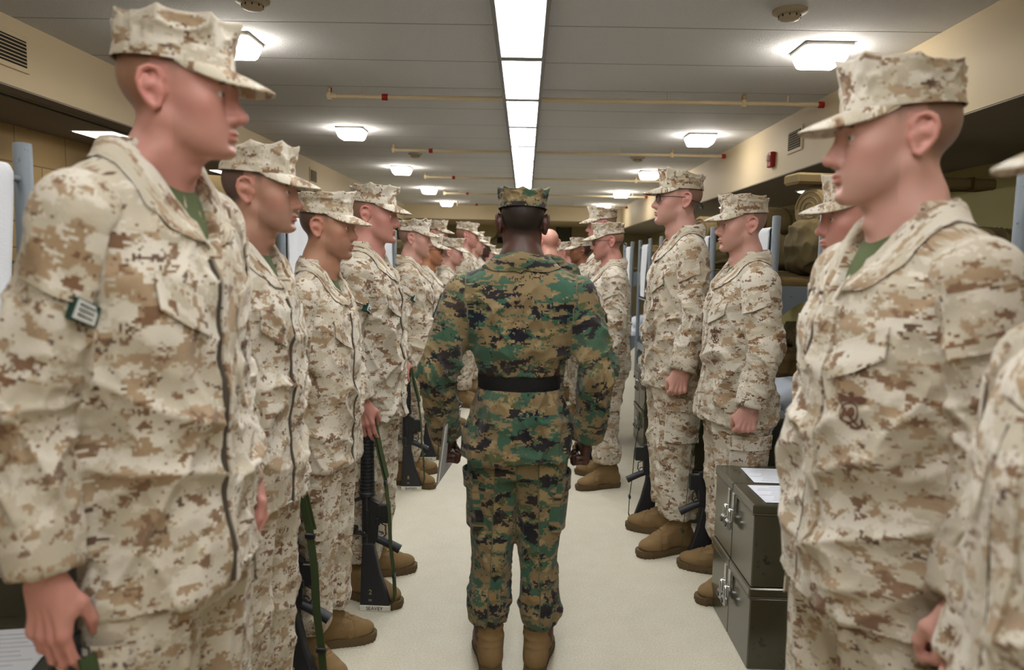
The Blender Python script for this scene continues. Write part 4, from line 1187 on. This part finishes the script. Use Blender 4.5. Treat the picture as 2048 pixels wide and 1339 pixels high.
m = MB(); m.box((0, -.06, 0), (.20, .12, .17), bev=.01); m.build('speaker_case', M_BLACK, t); m = MB(); m.box((0, -.122, 0), (.17, .006, .14)); m.build('speaker_grille', M_DARKV, t)

# ------------------------------------------------------------------ bunks and gear
def bunk(x0, s, y0, w, lab):
    """steel double bunk, aisle end at x0, running away from the aisle (s = side)"""
    L = 1.98; t = empty('bunk_bed', (x0, y0 + w / 2, 0), 0, lab, 'bunk bed', 'grey steel bunks')
    for ex in (0, s * L):
        for ey in (-w / 2, w / 2):
            m = MB(); m.lathe([(.0245, 0), (.0245, 1.795), (.022, 1.80), (.012, 1.802)], (ex, ey, 0), 16); p = m.build('post', M_GREYST, t, smooth=40)
            m = MB(); m.lathe([(.028, 0), (.028, .03)], (ex, ey, 0), 14); m.build('foot_cap', M_BLACK, p, smooth=40)
        for z, nm in ((1.70, 'towel_rail'), (1.05, 'end_rail')):
            m = MB(); m.tube([(ex, -w / 2, z), (ex, w / 2, z)], .009, 10); m.build(nm, M_GREYST, t, smooth=True)
        for z in (1.30, .40):                                           # end plate with arched gussets
            n = 14; pts = [(-w / 2 + .02, z + .085), (-w / 2 + .02, z - .10)] + [(-w / 2 + .02 + .17 * k / n, z - .10 + .10 * math.sin(math.pi / 2 * k / n)) for k in range(1, n + 1)]
            pts += [(-a, b) for a, b in pts[::-1]]
            m = MB(); m.prism([(a, b) for a, b in pts], ex - .004, ex + .004, 'yz'); m.build('end_plate', M_GREYST, t)
    for z in (1.30, .40):
        for ey in (-w / 2, w / 2):
            m = MB(); m.box((s * L / 2, ey, z + .04), (L - .04, .012, .085)); m.build('side_rail', M_GREYST, t)
            for ex in (.02, L - .02):
                m = MB()
                n = 12; pts = [(0, z), (0, z - .14)] + [(.22 * k / n, z - .14 + .14 * math.sin(math.pi / 2 * k / n)) for k in range(1, n + 1)]
                m.prism([(s * (ex + (a if ex < 1 else -a)), b) for a, b in pts], ey - .005, ey + .005, 'xz')
                m.build('corner_gusset', M_GREYST, t)
        m = MB()
        for q in range(9): m.box((s * (.15 + q * .21), 0, z + .015), (.03, w - .02, .006))
        for q in range(4): m.box((s * L / 2, -w / 2 + w * (q + 1) / 5, z + .02), (L - .05, .02, .004))
        m.build('spring_deck', M_GREYST, t)
    return t
def soft(name, dims, mat, r=.06, amp=.012, seed=0, h=.016, sag=0.0, pinch=0.0, fold=9, parent=None):
    """pillow-like solid with cloth folds, base at z = 0"""
    hx, hy, hz = [d / 2 for d in dims]
    def f(P):
        Q = P - A(0, 0, hz)
        k = 1 - pinch * ((np.abs(Q[:, 0]) / hx) ** 2 + (np.abs(Q[:, 1]) / hy) ** 2) / 2
        Q2 = Q.copy(); Q2[:, 2] = Q[:, 2] / np.maximum(k, .25)
        return rbox(Q2, (0, 0, 0), (hx, hy, hz), min(r, hz * .98, hy * .98)) * .8
    V, F = surface(f, (-hx - .05, -hy - .05, -.05), (hx + .05, hy + .05, dims[2] + .05), h)
    N = grad(f, V); w = vnoise(V * 5 + seed)
    d = amp * (ridge(np.stack([V[:, 0] * fold * .4 + w, V[:, 1] * fold + w, V[:, 2] * fold + seed], 1), 2) - .45) + amp * .5 * vnoise(V * fold * 1.7 + seed)
    V = V + N * d[:, None]; V[:, 2] = np.maximum(V[:, 2], 0)
    return mesh_from(name, V, F, True)
G = {}
G['mattress'] = soft('mattress', (1.86, .70, .11), M_BLANK, .045, .004, 1, .02)
G['sheet'] = soft('sheet', (1.88, .73, .14), M_LINEN, .05, .010, 2, .018)
G['blanket'] = soft('blanket', (.62, .60, .15), M_BLANK, .07, .022, 3, .012, fold=12)
G['pillow'] = soft('pillow', (.40, .56, .19), M_LINEN, .085, .010, 4, .012, pinch=.55)
def duffel(seed, l=.80, r=.17):
    def f(P):
        q = P - A(0, 0, r); d = np.hypot(q[:, 1], q[:, 2] * 1.12) - r
        d = smax(d, np.abs(q[:, 0]) - l / 2, .09); return d
    V, F = surface(f, (-l / 2 - .06, -r - .06, -.06), (l / 2 + .06, r + .06, 2 * r + .06), .013); N = grad(f, V); w = vnoise(V * 4 + seed)
    d = .030 * (ridge(np.stack([V[:, 0] * 6 + w * 2, V[:, 1] * 5, V[:, 2] * 5 + seed], 1), 2) - .45) + .018 * (ridge(V * 9 + seed * 2 + w[:, None], 2) - .45)
    V = V + N * d[:, None]; V[:, 2] = np.maximum(V[:, 2], 0); return mesh_from('duffel', V, F, True)
G['duffel'] = [duffel(k, (.82, .74, .9)[k], (.18, .16, .19)[k]) for k in range(3)]
def roll_mesh():
    m = MB(); n = 40; R = .135; L = .56; V = []; F = []
    for side in (-L / 2, -L / 2 + .012, L / 2 - .012, L / 2):
        for k in range(n):
            a = 2 * math.pi * k / n; rr = R - (.012 if abs(side) > L / 2 - .006 else 0) + .005 * math.sin(3 * a + side * 9)
            V.append((side, rr * math.cos(a), R + rr * math.sin(a) * .94))
    for i in range(3):
        for k in range(n): F.append((i * n + k, i * n + (k + 1) % n, (i + 1) * n + (k + 1) % n, (i + 1) * n + k))
    F += [tuple(range(n)), tuple(range(4 * n - 1, 3 * n - 1, -1))]
    m.add(V, F)
    for sd in (-1, 1):                                            # spiral of the rolled ends
        m.tube([(sd * (L / 2 + .002), (R - .02 - .10 * q / 60) * math.cos(q * .32), R + (R - .02 - .10 * q / 60) * math.sin(q * .32)) for q in range(60)], .006, 6)
    return m
_r = roll_mesh().build('roll', M_MAT, smooth=50); G['roll'] = _r.data; bpy.data.objects.remove(_r)
def towel(x, y, ztop, w, drop, lab, txt=None, s=1, back=.30):
    """terry towel folded over a rail that runs along Y"""
    t = empty('towel', (x, y, ztop), 0, lab, 'towel', 'white towels on the bunk rails')
    prof = []
    for k in range(20): prof.append((-s * .018, -drop * (1 - k / 19)))
    for k in range(1, 8): a = math.pi * k / 8; prof.append((-s * .018 * math.cos(a), .016 * math.sin(a) + .004))
    for k in range(1, 9): prof.append((s * .018, -back * k / 8))
    nw = 17; V = []; sd = (x * 13 + y * 7)
    for side in (0, 1):
        for i, (a, z) in enumerate(prof):
            for j in range(nw):
                v = (j / (nw - 1) - .5) * w
                amp = min(1, abs(z) / .3)
                off = .012 * amp * math.sin(v * 26 + sd) + .008 * amp * math.sin(v * 11 + z * 5 + sd)
                n_out = -1 if i < 20 else (1 if i > 26 else 0)
                th = .006 * side
                V.append((a + s * (off - (0 if n_out else 0)) * 1 + s * n_out * th, v * (1 - .06 * amp), z + (th if n_out == 0 else 0) + .004 * math.sin(v * 30 + sd) * amp))
    m = len(prof); F = []
    for i in range(m - 1):
        for j in range(nw - 1):
            q = (i * nw + j, i * nw + j + 1, (i + 1) * nw + j + 1, (i + 1) * nw + j); F.append(q); F.append(tuple(c + m * nw for c in q[::-1]))
    ed = [j for j in range(nw)] + [i * nw + nw - 1 for i in range(1, m)] + [(m - 1) * nw + j for j in range(nw - 2, -1, -1)] + [i * nw for i in range(m - 2, 0, -1)]
    for a, b in zip(ed, ed[1:] + ed[:1]): F.append((a, b, b + m * nw, a + m * nw))
    o = link('towel_cloth', mesh_from('towel_cloth', np.array(V), np.array(F), True), M_TOWEL, t)
    if txt:
        lettering('towel_lettering', txt, .055, Matrix.Translation((-s * .042, 0, -drop + .13)) @ Matrix.Rotation(-s * math.pi / 2, 4, 'Z') @ Matrix.Rotation(math.pi / 2, 4, 'X'), M_INK, o, .004)
    return t
def thing_mesh(name, me, mat, loc, rz, lab, cat, group, scale=(1, 1, 1), ry=0.0):
    o = link(name, me, mat); o.location = loc; o.rotation_euler = (0, ry, rz); o.scale = scale
    return tag(o, lab, cat, group)
def strap(o, pts, w=.03):
    m = MB(); m.tube(pts, .01, flat=(w, .005), up=(1, 0, 0)); m.build('carry_strap', M_BLANK, o)
side_name = {1: 'right', -1: 'left'}
for s, x0, yb in ((1, 1.50, 1.55), (-1, -1.42, 1.36)):
    for k in range(7):
        y0 = yb + 1.52 * k; w = .78; yc = y0 + w / 2
        pos = '%s from the front at %s' % (ordn[k], side_name[s])
        bunk(x0, s, y0, w, 'grey steel double bunk, ' + pos)
        cx = x0 + s * 1.0
        thing_mesh('mattress', G['mattress'], M_BLANK, (cx, yc, 1.325), 0, 'brown upper mattress on the bunk ' + pos, 'mattress', 'upper mattresses')
        thing_mesh('bed_sheet', G['sheet'], M_LINEN, (cx, yc, .425), 0, 'white sheeted lower mattress on the bunk ' + pos, 'mattress', 'lower mattresses')
        thing_mesh('pillow', G['pillow'], M_LINEN, (x0 + s * .30, yc + .02, .565), 0, 'white pillow low on the bunk ' + pos, 'pillow', 'white pillows', ry=s * -.15)
        thing_mesh('blanket', G['blanket'], M_BLANK, (x0 + s * .90, yc + .02, .570), 0.04 * k, 'folded brown blanket low on the bunk ' + pos, 'blanket', 'folded brown blankets', (1, 1, 1.3))
        if k == 0:
            thing_mesh('pillow', G['pillow'], M_LINEN, (x0 + s * .45, yc + .1, 1.435), .2, 'white pillow on the bare top bunk, ' + pos, 'pillow', 'white pillows')
        if k > 1: thing_mesh('duffel_bag', G['duffel'][k % 3], M_DUFF, (x0 + s * .62, yc - .14, 1.435), .05, 'stuffed duffel bag along the top bunk ' + pos, 'bag', 'duffel bags on the top bunks')
        if k > 1: thing_mesh('duffel_bag', G['duffel'][(k + 1) % 3], M_DUFF, (x0 + s * 1.36, yc + .0, 1.435), 1.45, 'duffel bag lying crosswise on the top bunk ' + pos, 'bag', 'duffel bags on the top bunks')
        if k > 0: thing_mesh('duffel_bag', G['duffel'][k % 2], M_DUFF, (x0 + s * 1.45, yc, .572), 1.5, 'duffel bag stowed on the lower bed of the bunk ' + pos, 'bag', 'duffel bags on the lower beds', (.75, 1, 1))
        if 1 < k < 6:
            t = empty('sleeping_mat', (x0 + s * .55, yc + .04, 1.435 + .30), .25, 'rolled tan sleeping mat atop the bunk ' + pos, 'sleeping mat', 'rolled sleeping mats'); t.rotation_euler = (0, 0, .5)
            link('mat_roll', G['roll'], M_MAT, t)
            for q in (-.15, .15):
                m = MB(); m.tube([(q, .140 * math.cos(a), .135 + .136 * math.sin(a)) for a in np.linspace(0, 2 * math.pi, 25)], .01, flat=(.024, .004), up=(0, 1, 0)); m.build('mat_strap', M_BLANK, t)
        lab = 'white towel on the end rail of the bunk ' + pos
        if s == 1 and k == 1: towel(x0 - .0, y0 + w * .42, 1.712, .56, .70, 'white towel with black lettering hanging behind the nearest right-hand man', 'MCANG', s)
        else: towel(x0, y0 + w * (.62 if s < 0 and k == 0 else .36), 1.712, .44, .62, lab, None, s)
m = MB()
for x, y, z, r in ((1.95, 5.9, 1.93, .05),):
    t = empty('canvas_case', (2.35, 5.0, 2.02), .12, 'long flat tan canvas case on top of the right-hand gear pile', 'case')
    a = MB(); a.box((0, 0, .035), (1.35, .20, .07), bev=.015); a.build('case_body', M_MAT, t)
    a = MB()
    for q in (-.4, .1, .5): a.box((q, 0, .037), (.03, .206, .077), bev=.004)
    a.build('case_strap', M_BLANK, t)
# ------------------------------------------------------------------ footlockers
def footlocker(x, y, z, s, lab, w=.272, hh=.315, ll=.66, lockside=1):
    t = empty('footlocker', (x, y, z), 0, lab, 'footlocker', 'olive drab footlockers')
    m = MB(); m.box((s * ll / 2, 0, hh * .5 - .02), (ll, w, hh - .04), bev=.004); b = m.build('box', M_LOCK, t)
    m = MB(); m.box((s * ll / 2, 0, hh - .019), (ll + .012, w + .002, .036), bev=.005); l = m.build('lid', M_LOCK, t)
    m = MB(); m.box((s * ll / 2, 0, hh - .038), (ll + .014, w + .003, .006), bev=.002); m.build('lid_edge', M_LOCKE, l)
    yy = lockside * (w / 2 - .030)
    m = MB(); m.box((-s * .009, yy, hh - .075), (.006, .028, .085), bev=.002); m.tube([(-s * .012, yy - .012, hh - .10), (-s * .026, yy, hh - .10), (-s * .012, yy + .012, hh - .10)], .003, 6); h = m.build('hasp', M_STEEL, b)
    m = MB(); m.box((-s * .026, yy, hh - .160), (.020, .042, .038), bev=.006)
    p = m.build('padlock', M_STEEL, b)
    m = MB(); m.tube([(-s * .026, yy - .013, hh - .145), (-s * .026, yy - .013, hh - .115)] + [(-s * .026, yy - .013 * math.cos(q), hh - .115 + .013 * math.sin(q)) for q in np.linspace(0.3, math.pi - .3, 7)] + [(-s * .026, yy + .013, hh - .115), (-s * .026, yy + .013, hh - .145)], .0034, 8); m.build('shackle', M_STEEL, p, smooth=True)
    m = MB(); m.lathe([(.011, -.004), (.011, .010)], (-s * .036, yy, hh - .160), 14, Matrix.Rotation(math.pi / 2, 3, 'Y')); m.build('padlock_dial', M_BLACK, p, smooth=40)
    m = MB(); m.tube([(s * ll * .42, -w / 2, hh * .42), (s * ll * .42, -w / 2 - .022, hh * .40), (s * ll * .56, -w / 2 - .022, hh * .40), (s * ll * .56, -w / 2, hh * .42)], .006, 8); m.build('carry_handle', M_LOCK, b, smooth=True)
    return t
for j, (yy, far) in enumerate(((2.84, 'near'), (3.115, 'far'))):
    for i in (0, 1):
        footlocker(.862, yy, .317 * i, 1, 'olive drab footlocker, %s %s of the stack by the nearest right-hand man' % ('upper' if i else 'lower', far), lockside=(1 if j == 0 else -1))
for j, yy in enumerate((4.43, 4.705)):
    for i in (0, 1):
        footlocker(.93, yy, .317 * i, 1, 'olive footlocker behind the tall bespectacled man, %s %s of its stack' % ('upper' if i else 'lower', 'far' if j else 'near'), lockside=(1 if j == 0 else -1))
for j, yy in enumerate((6.1, 6.375)):
    for i in (0, 1): footlocker(.98, yy, .317 * i, 1, 'distant olive footlocker on the right, %s %s of its stack' % ('upper' if i else 'lower', 'far' if j else 'near'), lockside=(1 if j == 0 else -1))
for j, yy in enumerate((1.52, 1.795)):
    for i in (0, 1): footlocker(-.98, yy, .317 * i, -1, 'dark footlocker behind the nearest left-hand man, %s %s of its stack' % ('upper' if i else 'lower', 'far' if j else 'near'), lockside=(1 if j == 0 else -1), ll=.40)
def sheet_paper(x, y, z, rz, lab):
    t = empty('paper_sheet', (x, y, z), rz, lab, 'paper', 'papers on the footlockers')
    m = MB(); m.box((0, 0, .0008), (.28, .215, .0016)); b = m.build('paper', M_PAPER, t)
    m = MB()
    for q in range(9): m.box((.02 * ((q * 7) % 3 - 1), -.08 + q * .02, .0020), (.17 + .02 * ((q * 5) % 4), .0016, .0006))
    m.build('printed_lines', simple('faint_print', lin(160, 162, 172), .8), b)
sheet_paper(1.045, 2.835, .6335, .02, 'white sheet of paper on the near upper footlocker')
sheet_paper(1.085, 3.085, .6335, -.03, 'white sheet of paper on the far upper footlocker')
sheet_paper(-1.16, 1.53, .6335, .2, 'white sheet of paper on the footlocker behind the nearest left-hand man')
sheet_paper(1.22, 4.46, .6335, .05, 'white sheet of paper on the stack behind the tall man')
t = empty('canteen', (.985, 4.72, .635), 0, 'dull metal water bottle on the footlocker beyond the tall man', 'bottle')
m = MB(); m.lathe([(.034, 0), (.038, .008), (.038, .12), (.026, .15), (.016, .16), (.016, .18)], n=20); m.build('bottle_body', simple('dull_aluminium', lin(96, 96, 92), .35, .7), t, smooth=40); m = MB(); m.lathe([(.019, .178), (.019, .205), (.015, .21)], n=16); m.build('bottle_cap', M_BLACK, t, smooth=40)
# ------------------------------------------------------------------ the men
R90 = math.radians(90)
def man(x, y, deg, H, lab, **k):
    s = H / 1.795
    p = person(lab, (x, y, 0), math.radians(deg), s, **k)
    return p, x, y, math.radians(deg), s
def give_rifle(m, lab, tape='', num='2', lean=0.0, fx=.012, wide=False):
    p, x, y, a, s = m
    lx, ly = fx * s, -.222 * s
    return rifle(lab, (x + lx * math.cos(a) - ly * math.sin(a), y + lx * math.sin(a) + ly * math.cos(a), 0), a, tape, num, lean, wide=wide)
GL, GR = 'men in desert uniform along the left', 'men in desert uniform along the right'
rd = math.radians
L = []
L.append(man(-.70, 1.44, -9, 1.998, 'person in desert camouflage and cap, nearest at left, with white sleeve tag', skin_m=M_RED, uni=0, tro=0, capk=0, tagged=True, girth=(.82, .94), morph=dict(dz=-.038, dx=.020, nose=.003, brow=.003, neck=.05, chin=.002, hs=.915), yaw=rd(16), group=GL))
L.append(man(-.775, 2.09, -4, 1.855, 'person in desert camouflage, second at left, dark stubble and sleeve tag', skin_m=M_TAN2, uni=1, tro=1, capk=1, tagged=True, girth=(.88, .95), morph=dict(dz=-.03, dx=.02, chin=-.002, neck=.06, wide=.03, hump=.002, hs=.935), yaw=rd(10), group=GL))
L.append(man(-.725, 2.69, -5, 1.745, 'shorter tan-faced person in desert camouflage, third at left, white bright cap', skin_m=M_TAN, uni=2, tro=0, capk=2, girth=(.83, .93), morph=dict(nose=-.004, chin=-.004, wide=.02, nosez=.002, hs=.95), yaw=rd(5), group=GL))
L.append(man(-.690, 3.33, -1, 1.837, 'ruddy person in desert camouflage, fourth at left, hand over upright rifle', skin_m=M_RED, uni=3, tro=1, capk=3, tagged=True, girth=1.0, morph=dict(nose=.003, hump=.003, neck=.06, chin=.003, hs=.96), group=GL, pitch=rd(3)))
L.append(man(-.755, 5.02, 4, 1.775, 'pale young person in desert camouflage, fifth at left, white tag on sleeve', skin_m=M_PALE, uni=1, tro=0, capk=1, tagged=True, mid=True, far=True, morph=dict(nose=-.001), group=GL))
L.append(man(-.745, 5.75, 4, 1.70, 'brown-skinned person with dark eyeglasses and desert cap in the left row', skin_m=M_BROWN2, uni=2, tro=1, capk=0, far=True, mid=True, glasses='plain', morph=dict(nose=-.003, lips=.002), group=GL))
L.append(man(-.66, 6.55, 4, 1.70, 'person at left beyond the bespectacled man, shaved head under low cap', skin_m=M_PALE, uni=0, tro=0, capk=2, far=True, pitch=rd(5), group=GL))
L.append(man(-.88, 7.25, 0, 1.885, 'tall person half hidden behind the fifth man at left, cap above the rest', skin_m=M_PALE, uni=1, capk=1, far=True, group=GL))
L.append(man(-.62, 7.75, 8, 1.90, 'tall fair person in the left row with red ear and cap tipped back', skin_m=M_RED, uni=1, tro=1, capk=3, far=True, capp=rd(6), group=GL))
L.append(man(-.60, 8.55, 6, 1.83, 'pale person between the tall fair man and the dark-skinned man at left', skin_m=M_PALE, uni=2, capk=0, far=True, group=GL))
L.append(man(-.56, 9.35, 4, 1.80, 'dark-skinned person in desert cap, far along the left row', skin_m=M_DARK, uni=0, capk=1, far=True, group=GL))
L.append(man(-.53, 10.4, 4, 1.71, 'distant person in desert cap just past the dark-skinned man at left', skin_m=M_PALE, uni=1, capk=2, far=True, group=GL))
L.append(man(-.45, 11.4, 4, 1.69, 'distant person in desert cap near the end of the left row', skin_m=M_BROWN2, uni=2, capk=0, far=True, group=GL))
L.append(man(-.36, 12.4, 4, 1.66, 'farthest visible person in desert cap at left beside the collar', skin_m=M_RED, uni=0, capk=3, far=True, group=GL))
R = []
R.append(man(.745, 1.52, 187, 1.905, 'person in desert camouflage and cap, nearest at right, dark chest emblem', skin_m=M_PALE, uni=1, tro=0, capk=2, girth=(.97, 1.03), morph=dict(nose=.002, chin=.003, long=.02, hs=1.01), yaw=rd(-16), group=GR))
R.append(man(.75, .93, 180, 1.75, 'person at right frame edge, only pale cap visor and sleeve showing', skin_m=M_PALE, uni=5, tro=1, capk=0, girth=.94, group=GR))
R.append(man(.995, 2.25, 174, 1.785, 'rosy-cheeked person half hidden behind the nearest right-hand man', skin_m=M_RED, uni=3, tro=1, capk=1, morph=dict(nose=-.003, wide=.03, chin=-.003), group=GR))
R.append(man(1.0, 3.46, 180, 1.83, 'pale young person at right behind the footlockers, fist at his side', skin_m=M_PALE, uni=5, tro=0, capk=3, girth=1.05, morph=dict(nose=-.001, nosez=.002, chin=-.002), yaw=rd(2), group=GR))
R.append(man(.815, 3.98, 180, 1.99, 'very tall pale person with strapped eyeglasses, chin raised, in the right row', skin_m=M_PALE, uni=3, tro=1, capk=0, girth=.98, glasses='strap', pitch=rd(-5), morph=dict(long=.02, chin=.003, nose=.001), group=GR))
R.append(man(.575, 5.08, 177, 1.785, 'person with strapped eyeglasses and low white visor, middle of right row', skin_m=M_RED, uni=4, tro=0, capk=1, far=True, mid=True, glasses='strap', girth=1.03, pitch=rd(3), group=GR))
R.append(man(.64, 6.15, 176, 1.955, 'tall person directly behind the visored bespectacled man at right', skin_m=M_RED, uni=5, tro=1, capk=2, far=True, mid=True, group=GR))
R.append(man(.55, 7.2, 172, 1.745, 'brown-skinned person in desert cap, far along the right row', skin_m=M_BROWN, uni=3, capk=3, far=True, group=GR))
R.append(man(.43, 8.2, 172, 1.73, 'distant person with pale cap beside the bald man', skin_m=M_RED, uni=4, capk=0, far=True, pitch=rd(8), group=GR))
R.append(man(.42, 9.4, 172, 1.76, 'farthest visible person at right, only cap top and visor showing', skin_m=M_PALE, uni=5, capk=2, far=True, group=GR))
C1 = man(-.012, 2.70, 90, 1.778, 'person in woodland camouflage with black belt, seen from behind in the aisle', skin_m=M_DARK, walk=True, wood=True, capk=1, morph=dict(neck=.10, wide=.02))
# belt follows the cinched waist
def belt(parent, bvh, z=1.083, hh=.024):
    n = 96; V = []
    for k in range(n):
        a = 2 * math.pi * k / n; d = Vector((math.cos(a), math.sin(a), 0)); r = []
        for zz in (z - hh, z, z + hh):
            hit = bvh.ray_cast(Vector((.008, 0, zz)), d, .24); r.append((hit[0] - Vector((.008, 0, zz))).length if hit[0] is not None else .14)
        rr = max(r) * .35 + sum(r) / 3 * .65 + .004
        for zz, q in ((z - hh, 0), (z - hh, .004), (z + hh, .004), (z + hh, 0)): V.append((.008 + d.x * (rr + q), d.y * (rr + q), zz))
    F = [(k * 4 + i, k * 4 + (i + 1) % 4, ((k + 1) % n) * 4 + (i + 1) % 4, ((k + 1) % n) * 4 + i) for k in range(n) for i in range(4)]
    b = link('belt', mesh_from('belt', np.array(V), np.array(F), True), M_BELT, parent); b.data.set_sharp_from_angle(angle=rd(40)); b['label'] = 'black webbing belt'
    m = MB(); m.box((.008 + .130, 0, z), (.010, .075, .050), bev=.004); m.build('belt_buckle', M_STEEL, b)
belt(C1[0], UNI_WALK['bvh'])
C2 = man(.215, 6.75, 96, 1.815, 'bald person in woodland camouflage farther up the aisle, seen from behind', skin_m=M_BALD, walk=True, wood=True, hat=False, far=True, yaw=rd(12))
# clipboard in the left fist
t = empty('clipboard', (-.268, 2.77, .815), 0, 'silver clipboard held edge-on in the left fist of the woodland-clad man', 'clipboard')
m = MB(); m.box((0, 0, 0), (.004, .31, .23), bev=.0015); m.build('board', simple('brushed_board', lin(150, 146, 138), .35, .6), t)
m = MB(); m.box((-.006, .13, 0), (.012, .03, .10), bev=.004); m.build('clip', M_STEEL, t)
m = MB(); m.box((.0034, 0, 0), (.002, .28, .21)); m.build('papers', M_PAPER, t)
t.rotation_euler = (rd(2), rd(7), rd(-6))
# rifles
give_rifle(L[0], 'black rifle at the side of the nearest left-hand man, under his hand', '', '2')
give_rifle(L[1], 'black rifle with hanging green sling beside the second left-hand man', '', '2')
give_rifle(L[2], 'black rifle with wide green sling and buckle beside the third left-hand man', '', '2', wide=True, fx=-.02)
give_rifle(L[3], 'black rifle standing on its white-taped butt under the fourth man hand', 'SEAVEY', '2', fx=.066)
give_rifle(L[4], 'black rifle with white-taped butt beside the pale fifth man', 'BARBER', '8')
give_rifle(L[5], 'black rifle beside the brown-skinned bespectacled man at left', 'GARCIA', '5')
give_rifle(L[6], 'distant black rifle in the left row beyond the bespectacled man', '', '3')
give_rifle(R[3], 'black rifle with green sling half hidden by the footlocker stack', '', '4', fx=.075)
give_rifle(R[4], 'black rifle standing before the legs of the very tall man', '', '6', fx=.075)
give_rifle(R[5], 'black rifle behind the boots of the visored man at right', '', '7', fx=.075)
